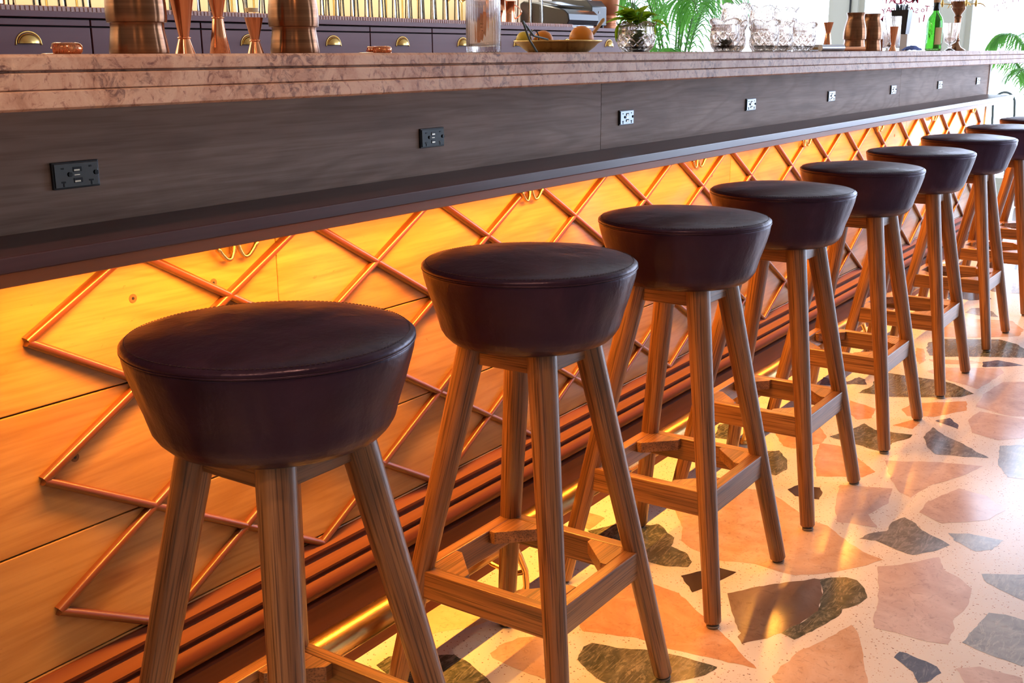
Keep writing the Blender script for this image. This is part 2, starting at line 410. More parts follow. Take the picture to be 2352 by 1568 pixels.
# floor shards: kind of stone and outline in metres on the floor
SHARDS=[('peach',[(2.284,-0.229),(2.365,-0.215),(2.468,-0.249),(2.513,-0.316),(2.52,-0.383),(2.478,-0.438),(2.44,-0.485),(2.407,-0.534),(2.403,-0.567),(2.359,-0.613),(2.309,-0.68),(2.292,-0.73),(2.224,-0.694),(2.176,-0.661),(2.113,-0.598),(2.114,-0.544),(2.117,-0.5),(2.091,-0.428),(2.113,-0.351),(2.137,-0.316),(2.205,-0.288)]),
('orange',[(1.682,-0.319),(1.761,-0.291),(1.843,-0.295),(1.89,-0.321),(1.91,-0.362),(1.903,-0.426),(1.847,-0.501),(1.8,-0.569),(1.719,-0.671),(1.708,-0.593),(1.692,-0.502),(1.695,-0.441),(1.674,-0.38),(1.659,-0.34)]),
('brown',[(1.958,-0.509),(2.009,-0.541),(2.073,-0.592),(2.122,-0.635),(2.125,-0.647),(2.063,-0.674),(1.989,-0.69),(1.919,-0.678),(1.864,-0.661),(1.82,-0.638),(1.784,-0.615),(1.805,-0.597),(1.822,-0.597),(1.855,-0.57),(1.893,-0.546),(1.927,-0.527)]),
('green',[(2.125,-0.647),(2.146,-0.663),(2.165,-0.689),(2.164,-0.713),(2.135,-0.738),(2.098,-0.755),(2.061,-0.749),(2.023,-0.728),(1.99,-0.731),(1.93,-0.715),(1.855,-0.691),(1.864,-0.661),(1.919,-0.678),(1.989,-0.69),(2.063,-0.674)]),
('black',[(2.566,-0.407),(2.611,-0.42),(2.623,-0.472),(2.597,-0.488),(2.545,-0.497),(2.535,-0.438)]),
('black',[(1.977,-0.394),(2.057,-0.442),(2.059,-0.486),(1.992,-0.471),(1.921,-0.447)]),
('green',[(2.064,-0.111),(2.137,-0.15),(2.174,-0.219),(2.191,-0.231),(2.142,-0.297),(2.097,-0.311),(2.086,-0.352),(2.051,-0.385),(2.023,-0.389),(1.999,-0.345),(1.997,-0.304),(2.026,-0.236),(2.033,-0.176)]),
('green',[(1.565,-0.385),(1.61,-0.371),(1.631,-0.377),(1.637,-0.398),(1.648,-0.439),(1.665,-0.471),(1.675,-0.511),(1.682,-0.551),(1.684,-0.61),(1.647,-0.603),(1.59,-0.563),(1.52,-0.513),(1.532,-0.442),(1.555,-0.399)]),
('green',[(1.343,-0.089),(1.378,-0.088),(1.417,-0.122),(1.434,-0.162),(1.452,-0.188),(1.444,-0.228),(1.425,-0.274),(1.407,-0.308),(1.346,-0.301),(1.289,-0.193),(1.333,-0.12)]),
('sand',[(1.569,-0.022),(1.585,-0.024),(1.597,-0.094),(1.59,-0.165),(1.552,-0.153),(1.514,-0.119),(1.485,-0.104)]),
('peach',[(1.493,-0.238),(1.525,-0.236),(1.569,-0.25),(1.598,-0.282),(1.612,-0.331),(1.516,-0.381),(1.474,-0.369),(1.475,-0.327),(1.478,-0.284),(1.482,-0.252)]),
('peach',[(2.162,-0.052),(2.15,-0.109),(2.07,-0.112),(2.088,-0.062)]),
('pink',[(2.593,-0.526),(2.671,-0.509),(2.719,-0.628),(2.617,-0.648),(2.521,-0.627),(2.457,-0.668),(2.447,-0.614),(2.436,-0.578),(2.521,-0.545)]),
('slate',[(2.372,-0.651),(2.409,-0.661),(2.449,-0.692),(2.509,-0.688),(2.552,-0.704),(2.529,-0.738),(2.499,-0.759),(2.473,-0.803),(2.451,-0.833),(2.396,-0.81),(2.352,-0.777),(2.36,-0.739),(2.383,-0.686)]),
('blue',[(2.516,-0.813),(2.54,-0.853),(2.544,-0.928),(2.479,-0.918),(2.448,-0.889),(2.482,-0.834)]),
('pink',[(2.253,-0.729),(2.291,-0.77),(2.341,-0.804),(2.374,-0.828),(2.315,-0.854),(2.296,-0.888),(2.259,-0.923),(2.169,-0.932),(2.108,-0.922),(2.055,-0.934),(1.999,-0.937),(1.988,-0.903),(1.988,-0.858),(1.984,-0.802),(2.02,-0.79),(2.095,-0.778),(2.168,-0.757)]),
('blue',[(2.021,-0.957),(2.075,-0.963),(2.17,-0.974),(2.18,-1.003),(2.176,-1.038),(2.15,-1.076),(2.0,-1.101),(1.994,-1.064),(2.002,-1.012)]),
('navy',[(1.896,-0.866),(1.922,-0.869),(1.919,-0.894),(1.915,-0.918),(1.907,-0.94),(1.889,-0.952),(1.842,-0.937),(1.833,-0.926),(1.864,-0.909),(1.884,-0.883)]),
('peach',[(1.711,-0.703),(1.817,-0.712),(1.883,-0.738),(1.971,-0.763),(1.952,-0.78),(1.884,-0.812),(1.811,-0.841),(1.765,-0.859),(1.679,-0.729)]),
('pink',[(2.909,-0.553),(2.981,-0.687),(3.012,-0.785),(2.911,-0.756),(2.781,-0.699),(2.683,-0.684),(2.704,-0.65),(2.781,-0.605)]),
('slate',[(3.169,-0.589),(3.268,-0.59),(3.209,-0.637),(3.18,-0.679),(3.087,-0.784),(3.064,-0.736),(3.036,-0.654),(3.078,-0.623)]),
('navy',[(3.333,-0.58),(3.384,-0.61),(3.335,-0.646),(3.291,-0.656),(3.309,-0.623)]),
('orange',[(2.818,-0.388),(2.95,-0.358),(2.956,-0.409),(2.943,-0.445),(2.873,-0.499),(2.812,-0.557),(2.754,-0.541),(2.693,-0.438)]),
('green',[(3.018,-0.361),(3.107,-0.392),(3.19,-0.41),(3.149,-0.456),(3.167,-0.558),(3.129,-0.558),(3.063,-0.529),(2.968,-0.536),(2.984,-0.48)]),
('orange',[(2.956,-0.222),(3.041,-0.246),(3.084,-0.311),(3.014,-0.355),(2.942,-0.36),(2.865,-0.313),(2.869,-0.278)]),
('green',[(2.744,-0.251),(2.8,-0.256),(2.827,-0.283),(2.763,-0.332),(2.695,-0.355),(2.64,-0.346),(2.65,-0.311)]),
('pink',[(2.6,-0.726),(2.682,-0.725),(2.813,-0.769),(2.8,-0.839),(2.727,-0.897),(2.644,-0.872),(2.563,-0.789)]),
('blue',[(3.206,-0.789),(3.249,-0.839),(3.25,-0.883),(2.979,-0.929),(2.962,-0.856),(3.049,-0.815)]),
('pink',[(3.397,-0.661),(3.5,-0.671),(3.496,-0.747),(3.488,-0.832),(3.345,-0.857),(3.252,-0.775),(3.279,-0.698)]),
('orange',[(3.387,-0.465),(3.473,-0.476),(3.586,-0.613),(3.488,-0.636),(3.366,-0.566),(3.332,-0.497)]),
('orange',[(3.393,-0.3),(3.352,-0.395),(3.255,-0.413),(3.213,-0.381),(3.268,-0.335)]),
('green',[(3.498,-0.331),(3.485,-0.297),(3.589,-0.312),(3.737,-0.289),(3.775,-0.312),(3.774,-0.374),(3.778,-0.492),(3.762,-0.537),(3.684,-0.615),(3.625,-0.588),(3.585,-0.539),(3.502,-0.4)]),
('orange',[(3.219,-0.485),(3.305,-0.521),(3.29,-0.547),(3.218,-0.545)]),
('blue',[(2.34,-0.924),(2.399,-1.02),(2.253,-1.045),(2.271,-1.0),(2.302,-0.943)]),
('pink',[(1.919,-0.969),(1.95,-1.004),(1.953,-1.075),(1.915,-1.082),(1.863,-1.004)]),
('black',[(2.828,-0.146),(2.9,-0.159),(2.901,-0.196),(2.847,-0.201)]),
('green',[(2.825,-0.087),(2.94,-0.049),(2.995,-0.081),(2.941,-0.123),(2.835,-0.136)]),
('navy',[(3.508,-0.161),(3.603,-0.141),(3.595,-0.184),(3.596,-0.227),(3.67,-0.243),(3.651,-0.271),(3.594,-0.293),(3.576,-0.251),(3.524,-0.199)]),
('green',[(4.278,-0.317),(4.367,-0.347),(4.477,-0.535),(4.439,-0.602),(4.36,-0.652),(4.245,-0.673),(4.173,-0.53),(4.097,-0.413),(4.09,-0.37),(4.159,-0.343)]),
('navy',[(4.105,-0.553),(4.157,-0.594),(4.143,-0.657),(4.131,-0.685),(4.075,-0.624),(4.032,-0.569)]),
('slate',[(4.883,-0.316),(4.987,-0.319),(5.027,-0.358),(4.96,-0.413),(4.871,-0.452),(4.856,-0.384)]),
('peach',[(4.176,-0.301),(4.173,-0.33),(4.011,-0.377),(3.946,-0.371),(4.062,-0.327)]),
('peach',[(4.034,-0.38),(4.098,-0.511),(4.088,-0.557),(4.03,-0.5),(3.99,-0.422)]),
('pink',[(3.877,-0.416),(3.948,-0.45),(4.052,-0.624),(3.989,-0.645),(3.743,-0.614),(3.773,-0.567),(3.792,-0.513)]),
('pink',[(3.545,-0.649),(3.702,-0.642),(3.872,-0.664),(3.924,-0.73),(3.524,-0.801),(3.503,-0.758),(3.522,-0.707)]),
('peach',[(4.724,-0.224),(4.767,-0.332),(4.83,-0.514),(4.692,-0.583),(4.571,-0.587),(4.469,-0.467),(4.385,-0.319)])]

# ================================================================ THE ROOM
XW = 9.5
def floor_obj():
    keys = ['cement', 'peach', 'orange', 'pink', 'sand', 'brown', 'green', 'slate', 'blue', 'navy', 'black']
    mb = MB()
    mb.add([(-3, -5, 0), (XW, -5, 0), (XW, 6.4, 0), (-3, 6.4, 0)], [(0, 1, 2, 3)])
    rnd = random.Random(5)
    def rough_edge(poly, amp=.004, step=.012):
        out = []
        n = len(poly)
        for i in range(n):
            a = Vector(poly[i]); b = Vector(poly[(i+1) % n]); d = (b-a); L = d.length
            k = max(1, min(14, int(L/step))); nn = Vector((-d.y, d.x)).normalized() if L > 0 else Vector((0, 0))
            for j in range(k):
                p = a+d*(j/k)
                if j: p += nn*noise.noise(Vector((p.x*38, p.y*38, 1)))*amp*1.2
                out.append((p.x, p.y))
        return out
    traced = []
    for n, (k, poly) in enumerate(SHARDS):
        mb.cur = keys.index(k); z = .0003+.00001*(n % 7)
        pl = rough_edge(poly)
        mb.add([(x, y, z) for x, y in pl], [tuple(range(len(pl)))])
        xs = [p[0] for p in poly]; ys = [p[1] for p in poly]
        traced.append((sum(xs)/len(xs), sum(ys)/len(ys), max(max(xs)-min(xs), max(ys)-min(ys))/2))
    # the rest of the floor, same kind of shards scattered at random
    placed = []
    for t in range(9000):
        x = rnd.uniform(-2.8, 9.3); y = rnd.uniform(-4.8, -.05) if rnd.random() < .75 else rnd.uniform(.5, 6.2)
        r = rnd.choice([.07, .1, .13, .17, .2])
        if x+r > 1.30 and x-r < 5.05 and y+r > -1.12 and y-r < 0: continue
        if any((x-a)**2+(y-b)**2 < (r+c)**2*.74 for a, b, c in placed): continue
        if len(placed) > 900: break
        placed.append((x, y, r))
        n = rnd.randint(5, 8); a0 = rnd.uniform(0, 6)
        poly = [(x+r*rnd.uniform(.62, 1.05)*math.cos(a0+2*PI*i/n), y+r*rnd.uniform(.62, 1.05)*math.sin(a0+2*PI*i/n)) for i in range(n)]
        pl = rough_edge(poly, step=.03)
        mb.cur = keys.index(rnd.choice(['peach', 'pink', 'orange', 'pink', 'peach', 'sand', 'green', 'slate', 'blue', 'navy', 'brown', 'black']))
        mb.add([(px, py, .0003) for px, py in pl], [tuple(range(len(pl)))])
    return structure(mb.build('floor', [STONE[k] for k in keys]))
floor_obj()
CEILM = mat('ceiling plaster', (.70, .66, .58), .8)
WALLM = mat('wall plaster', (.62, .56, .46), .8)
def wallbox(name, a, b, m=WALLM): return structure(MB().b2(a, b).build(name, m))
wallbox('ceiling', (-3.1, -5.1, 3.25), (XW+.1, 6.5, 3.35), CEILM)
wallbox('wall_left', (-3.1, -5, 0), (-3, 6.4, 3.25))
wallbox('wall_back', (-3, 1.78, 0), (4.95, 1.86, 3.25), mat('cream back wall', (.80, .73, .56), .5))
wallbox('wall_partition', (4.89, 1.86, 0), (4.95, 6.4, 3.25))
wallbox('wall_front', (-3, -5.1, 0), (5.1, -5, 3.25))
wallbox('wall_corner', (9.2, -5.1, 0), (XW, -5, 3.25), CREAM)
wallbox('wall_rear', (4.95, 6.4, 0), (5.1, 6.5, 3.25))
def window(idx, horiz, lo, hi, at, z0=.25, z1=3.1, mull=()):
    """frame and panes in one opening; horiz 'Y' = opening runs along Y at x = at"""
    def bx(m, u0, u1, z0_, z1_, t=.05):
        if horiz == 'Y': m.b2((at-t/2, u0, z0_), (at+t/2, u1, z1_))
        else: m.b2((u0, at-t/2, z0_), (u1, at+t/2, z1_))
    fr = MB(); w = .045
    bx(fr, lo, lo+w, z0, z1); bx(fr, hi-w, hi, z0, z1); bx(fr, lo+w, hi-w, z0, z0+w); bx(fr, lo+w, hi-w, z1-w, z1)
    for u in mull: bx(fr, u-.02, u+.02, z0+w, z1-w)
    o = structure(fr.build('window_%d' % idx, CREAM))
    g = MB(); bx(g, lo+w, hi-w, z0+w, z1-w, .006)
    pn = g.build('pane', PANE, o)
    return o
def sill(name, horiz, lo, hi, at, z0, z1, m=CREAM):
    mb = MB()
    if horiz == 'Y': mb.b2((at-.06, lo, z0), (at+.06, hi, z1))
    else: mb.b2((lo, at-.06, z0), (hi, at+.06, z1))
    return structure(mb.build(name, m))
# far shop front
wallbox('wall_far_pier', (XW-.06, 1.69, 0), (XW+.1, 1.90, 3.25), CREAM)
wallbox('wall_far_column', (XW-.06, .84, 0), (XW+.1, 1.03, 3.25), CREAM)
wallbox('wall_far_header', (XW-.05, -5, 3.1), (XW+.05, 6.4, 3.25), CREAM)
sill('trim_1', 'Y', -5, .84, XW, 0, .06); sill('trim_2', 'Y', 1.9, 6.4, XW, 0, .25); sill('trim_3', 'Y', 1.03, 1.69, XW, 0, .06)
window(1, 'Y', 1.90, 6.38, XW, .25, 3.1, (3.6, 5.0))
window(2, 'Y', 1.03, 1.69, XW, .06, 3.1)
window(3, 'Y', -4.98, .84, XW, .06, 3.1, (-2.2,))
structure(MB().b2((XW-.07, 1.745, 0), (XW-.059, 1.757, 3.1)).build('trim_4', mat('dark door edge', (.02, .02, .02), .5)))
sill('trim_7', 'X', 5.1, 9.2, -5.05, 0, .5); sill('trim_8', 'X', 5.1, 9.2, -5.05, 3.05, 3.25)
window(5, 'X', 5.1, 9.2, -5.05, .5, 3.05, (6.5, 7.8))  # unseen street-side window, added and sized as cool fill for floor and seats
# rear windows beyond the back bar
sill('trim_5', 'X', 5.1, XW, 6.45, 0, .35); sill('trim_6', 'X', 5.1, XW, 6.45, 3.05, 3.25)
window(4, 'X', 5.1, XW, 6.45, .35, 3.05, (6.6, 8.1))

def letters_row(word, ys, z, size, label, wob):
    root = thing('window_lettering', (XW-.008, sum(ys)/len(ys), z), label, 'lettering', 'opening hours written on the far window')
    for i, (ch, y) in enumerate(zip(word, ys)):
        text_mesh('letter', ch, size*(1+.12*math.sin(i*2.3+wob)), root, Matrix.Translation((0, y-root.location.y, .006*math.sin(i*1.7+wob))) @ Matrix.Rotation(.12*math.sin(i*3.1+wob), 4, 'X') @ Matrix(((0, 0, 1, 0), (1, 0, 0, 0), (0, 1, 0, 0), (0, 0, 0, 1))))
def yspan(a, b, n): return [a+(b-a)*i/(n-1) for i in range(n)]
letters_row('MONDAY', yspan(1.245, 1.475, 6), 1.462, .074, 'red hand painted word, upper line on the far window, cut by the top edge', .3)
letters_row('ToSATURDAY', [1.150, 1.178]+yspan(1.228, 1.490, 8), 1.390, .058, 'red hand painted words TO SATURDAY mirrored on the far window', 1.1)
letters_row('11PM', [1.168, 1.198, 1.468, 1.503], 1.312, .07, 'red hand painted closing hour under the words on the far window', 2.0)
root = thing('window_lettering', (XW-.008, .52, 1.42), 'broken red paint strokes of lettering on the right hand far window', 'lettering', 'opening hours written on the far window')
mb = MB()
for i, (dy, dz, h, t) in enumerate([(.12, .0, .02, .2), (.10, .008, .018, -.3), (.09, -.03, .02, .1), (.06, .03, .03, 0), (.045, .035, .03, 0), (.03, -.015, .015, .3), (-.01, .05, .05, 0), (-.05, .05, .055, 0), (-.09, .06, .05, .6), (-.14, .03, .02, .1), (.05, .0, .012, .2)]):
    mb.box((0, dy, dz), (.001, .005, h), M=Matrix.Rotation(t, 3, 'X'))
mb.build('stroke', LETTER, root)

# ================================================================ THE BAR
XL, XR = .66, 6.42
bar = thing('bar_counter', (3.5, 0, 0), 'bar front with smoked wood band above and diamond trellis on honey boards below', 'bar')
def bpart(mb, name, m, **k):
    mb.v = [(x-3.5, y, z) for x, y, z in mb.v]
    return mb.build(name, m, bar, **k)
# smoked upper band, three boards
for a, b in ((-2.4, 2.2925), (2.2945, 4.765), (4.767, XR)):
    bpart(MB().b2((a, 0, .80), (b, .04, 1.0240)), 'backsplash_board', SMOKED)
tp = bar.children[0]
# honey coloured boards with fine gaps
rows = [(.6275, .80), (.4345, .6255), (.2485, .4325), (.20, .2465)]
cuts = [[-2.4, -.4, 1.243, 3.06, 4.9, XR], [-2.4, .35, 2.45, 4.2, XR], [-2.4, -.1, 1.95, 3.7, 5.4, XR], [-2.4, 1.2, 3.3, 5.0, XR]]
for (z0, z1), cs in zip(rows, cuts):
    for a, b in zip(cs, cs[1:]):
        bpart(MB().b2((a+.0006, 0, z0), (b-.0006, .03, z1)), 'trellis_board', MAPLE, bevel=.0015)
bpart(MB().b2((-2.4, .03, .05), (XR, .05, 1.0240)), 'backing', DARKGAP)
# end face of the bar
bpart(MB().b2((XR, -.005, 0), (XR+.03, .44, 1.0240)), 'end_panel', WHITE)
bpart(MB().b2((-2.4, .40, 0), (XR, .44, 1.0240)), 'back_panel', MAHOG)
# moulded base
prof = [(.02, 0), (-.045, 0), (-.045, .150), (-.040, .154), (-.033, .155), (-.033, .158), (-.040, .160), (-.047, .167), (-.049, .176), (-.047, .185),
        (-.040, .192), (-.032, .194), (-.032, .199), (-.037, .202), (-.037, .206), (-.030, .209), (-.020, .212), (-.013, .218), (-.013, .224), (-.018, .2265), (-.018, .232), (-.010, .236), (-.004, .244), (.02, .244)]
bpart(MB().prism_x(prof, -2.4, XR), 'base_moulding', MAHOG, smooth=35)
# trellis rods (half round cherry mouldings)
S, X0, Z1, T = .34413, .7902, .7207, .0970
ZB, ZT = Z1-5*T, .815
def rod(xa, za, xb, zb):
    d = Vector((xb-xa, 0, zb-za)); L = d.length; d.normalize(); n = Vector((-d.z, 0, d.x)); r = .0066
    sec = [(r, 0)]+[(r*math.cos(a), -.0055-r*math.sin(a)) for a in [PI*i/8 for i in range(9)]]+[(-r, 0)]
    vs = []
    for end in (0, 1):
        for u, y in sec:
            # mitred ends
            p = Vector((xa, 0, za))+d*(L*end)+n*u+Vector((0, y-.0002, 0)); vs.append(p)
    k = len(sec); fs = [(i, i+1, k+i+1, k+i) for i in range(k-1)]+[tuple(range(k)), tuple(range(k, 2*k)), (0, k-1, 2*k-1, k)]
    m = Vector(((xa+xb)/2, 0, (za+zb)/2)); ang = math.atan2(-d.z, d.x)
    Rm = Matrix.Rotation(ang, 3, 'Y'); inv = Rm.transposed()
    mb = MB(); mb.add([inv @ (v-m) for v in vs], fs)
    o = mb.build('trellis_rod', CHERRY, bar, smooth=40)
    o.location = (m.x-3.5, 0, m.z); o.rotation_euler = (0, ang, 0)
ncol = 16
for sx_, sz_ in SCREWS:
    q = MB().lathe([(.0065, 0), (.0065, .0006)], 20, ax=Matrix.Rotation(PI/2, 3, 'X')).build('screw_plug', PLUG, bar); q.location = (sx_-3.5, 0, sz_)
    MB().lathe([(.0021, .0007), (.0021, .001)], 14, ax=Matrix.Rotation(PI/2, 3, 'X')).build('screw_head', OUTH, q)
ncol = 16
XEND = X0+ncol*S
sl = T/(S/2)
def clipline(c, sgn):
    # z = Z1 + sgn*sl*(x-c): keep inside [X0, XEND] x [ZB, ZT] and the zigzag left and right edges
    pts = []
    x_lo, x_hi = sorted([c+sgn*(ZB-Z1)/sl, c+sgn*(ZT-Z1)/sl])
    if x_hi <= X0 or x_lo >= XEND: return
    x_lo = max(x_lo, X0); x_hi = min(x_hi, XEND)
    if x_hi-x_lo < S*.45: return
    rod(x_lo, Z1+sgn*sl*(x_lo-c), x_hi, Z1+sgn*sl*(x_hi-c))
for n in range(-4, ncol+5):
    clipline(X0+n*S, 1); clipline(X0+n*S, -1)

# stone counter
def counter():
    yf, yb = -.20, .47
    pr = [(yb, 1.0842), (yf+.004, 1.0842), (yf, 1.081), (yf, 1.0675), (yf+.006, 1.0665), (yf+.006, 1.0650), (yf-.001, 1.0638), (yf-.001, 1.0468), (yf+.002, 1.0458), (yf-.004, 1.0446), (yf-.005, 1.0268), (yf-.001, 1.0242), (yb, 1.0242)]
    mb = MB()
    m = len(pr); xs = [-2.45+i*.25 for i in range(int((7.0+2.45)/.25)+1)]
    o = MB().prism_x(pr, -2.45, 7.0).build('stone_countertop', MARBLE, bevel=.0012)
    return tag(o, 'long rosy limestone countertop with three stepped layers along its edge', 'countertop')
counter()
# drink shelf with its apron
sh = thing('drink_shelf', (3.5, 0, .85), 'narrow dark wood shelf running along the bar under the outlets', 'shelf')
def ch(mb, name, m, root, **k):
    L = root.location; mb.v = [(x-L.x, y-L.y, z-L.z) for x, y, z in mb.v]; return mb.build(name, m, root, **k)
poly = [(.685, 0), (.555, 0), (.685-.02, -.148), (.70, -.152), (6.33, -.152), (6.405, 0)]
poly = [(.52, -.0006), (.66, -.145), (.675, -.152), (6.335, -.152), (6.335, -.0006)]
ch(MB().prism_z(poly, .8425, .8622), 'shelf_board', SHELFM, sh, bevel=.002)
ch(MB().prism_z([(.545, -.0006), (.690, -.132), (6.32, -.132), (6.32, -.115), (.698, -.115), (.565, -.0006)], .823, .8424), 'apron', APRONM, sh, bevel=.001)
# light strip behind the apron
ls = thing('led_light_strip', (3.5, -.06, .836), 'warm glowing light strip hidden under the drink shelf', 'light strip')
ch(MB().b2((.72, -.108, .8375), (6.30, -.088, .8422)), 'diffuser', EMIT, ls)
area('led_strip_light', (3.51, -.098, .8362), (3.51, -.083, 0), 5.6, .012, LEDP, LEDC, spread=math.radians(152))

# outlets
def outlet():
    r = thing('power_outlet', (0, 0, 0), 'x', 'outlet', 'outlets in the smoked wood band')
    MB().box((0, -.0015, 0), (.0705, .005, .0355)).build('bezel', BLACKP, r, bevel=.0008)
    MB().box((0, -.0042, 0), (.0655, .003, .0315)).build('faceplate', OUTP, r, bevel=.0005)
    for x in (-.021, .021):
        h = MB()
        h.box((x, -.006, .0095 if x < 0 else .0100), (.0035, .001, .0022)); h.box((x, -.006, -.0085), (.006, .001, .0022)); h.box((x, -.006, -.0115), (.0017, .001, .006)); h.build('socket', OUTH, r)
    h = MB(); h.lathe([(.0031, 0), (.0031, .001)], 14, (-.0105, -.0065, .001), ax=Matrix.Rotation(PI/2, 3, 'X'))
    h.build('ground_hole', OUTH, r); h = MB(); h.lathe([(.0031, 0), (.0031, .001)], 14, (.0292, -.0065, .001), ax=Matrix.Rotation(PI/2, 3, 'X'))
    h.build('ground_hole', OUTH, r)
    for z in (.0073, -.0073):
        u = MB().box((.001, -.006, z), (.0125, .001, .0062)).build('usb_port', OUTH, r)
        MB().box((-.0005, -.0068, z-.001), (.0085, .001, .0020)).build('contact', USBM, u)
    MB().box((0, -.0061, 0), (.008, .0004, .0012)).build('marking', USBM, r)
    return r
OX = [.890, 1.653, 2.412, 3.184, 3.907, 4.659, 5.397, 6.166]
OL = ['black looking outlet at the left end of the band, nearest the camera', 'dark outlet above the second stool, second from the left', 'grey outlet just right of the seam in the smoked wood band',
      'outlet over the gap between the third and fourth stool seats', 'fifth outlet from the left in the smoked wood band', 'outlet just left of the far seam in the smoked wood band',
      'outlet just right of the far seam in the smoked wood band', 'farthest outlet, close to the end of the bar']
po = outlet()
outs = [po]+[copy_tree(po) for _ in OX[1:]]
for o, x, l in zip(outs, OX, OL):
    o.location = (x, 0, .9295+.001*(x-.9)); o['label'] = l
# coat hooks
def hook():
    r = thing('coat_hook', (0, 0, 0), 'x', 'hook', 'brass double hooks under the shelf')
    pl = MB(); pl.lathe([(.0105, 0), (.0105, .003), (.008, .004)], 20, (0, 0, .012), ax=Matrix.Rotation(PI/2, 3, 'X')); pl.box((0, -.002, .002), (.012, .004, .03)); pl.build('mounting_plate', BRASS, r, smooth=40, bevel=.001)
    for s in (-1, 1):
        ctl = [(.002, -.008, .020), (.003, -.0095, .008), (.006, -.011, -.007), (.013, -.012, -.0180), (.022, -.0125, -.0180), (.031, -.013, -.010), (.040, -.0135, .001)]
        pts = smooth_path([(s*x, y, z) for x, y, z in ctl], 4)
        n = len(pts); rr = [.0042-.0008*math.sin(PI*k/(n-1)) for k in range(n-2)]+[.0048, .0036]
        MB().tube(pts, rr, 12).build('prong', BRASS, r, smooth=60)
    return r
HX = [1.151, 1.979, 2.812, 3.655, 4.481, 5.298, 6.086]
HL = ['brass double hook under the shelf, above and behind the nearest stool', 'brass double hook straight above the second stool seat', 'brass double hook above the third stool seat',
      'brass double hook left of the fifth stool, above the fourth', 'brass double hook fifth from the left, above the sixth stool', 'small brass double hook near the seventh stool seat', 'farthest brass double hook, at the end of the trellis']
ho = hook(); hs = [ho]+[copy_tree(ho) for _ in HX[1:]]
for o, x, l in zip(hs, HX, HL): o.location = (x, 0, .797); o['label'] = l
# foot rail
fr = thing('foot_rail', (3.5, -.17, 0), 'round brass foot rail along the base of the bar', 'rail')
ch(MB().tube([(-2.4, -.161, .152), (6.35, -.161, .152)], .0255, 32), 'tube', RAILM, fr, smooth=60)
for bxp in (-.05, 1.70, 2.83, 3.96, 5.1, 6.2):
    mb = MB()
    mb.tube([(bxp-.02, -.161, .126), (bxp-.006, -.168, .10), (bxp+.004, -.176, .065), (bxp+.006, -.178, .03), (bxp+.004, -.174, .004)], [.010, .0075, .0065, .0065, .009], 12)
    mb.tube([(bxp+.004, -.176, .062), (bxp-.002, -.15, .052), (bxp-.004, -.10, .062), (bxp-.004, -.044, .085)], [.006, .005, .005, .007], 10)
    mb.lathe([(.020, .001), (.019, .005), (.010, .010)], 20, (bxp+.004, -.174, 0))
    ch(mb, 'bracket', BRASS, fr, smooth=50)

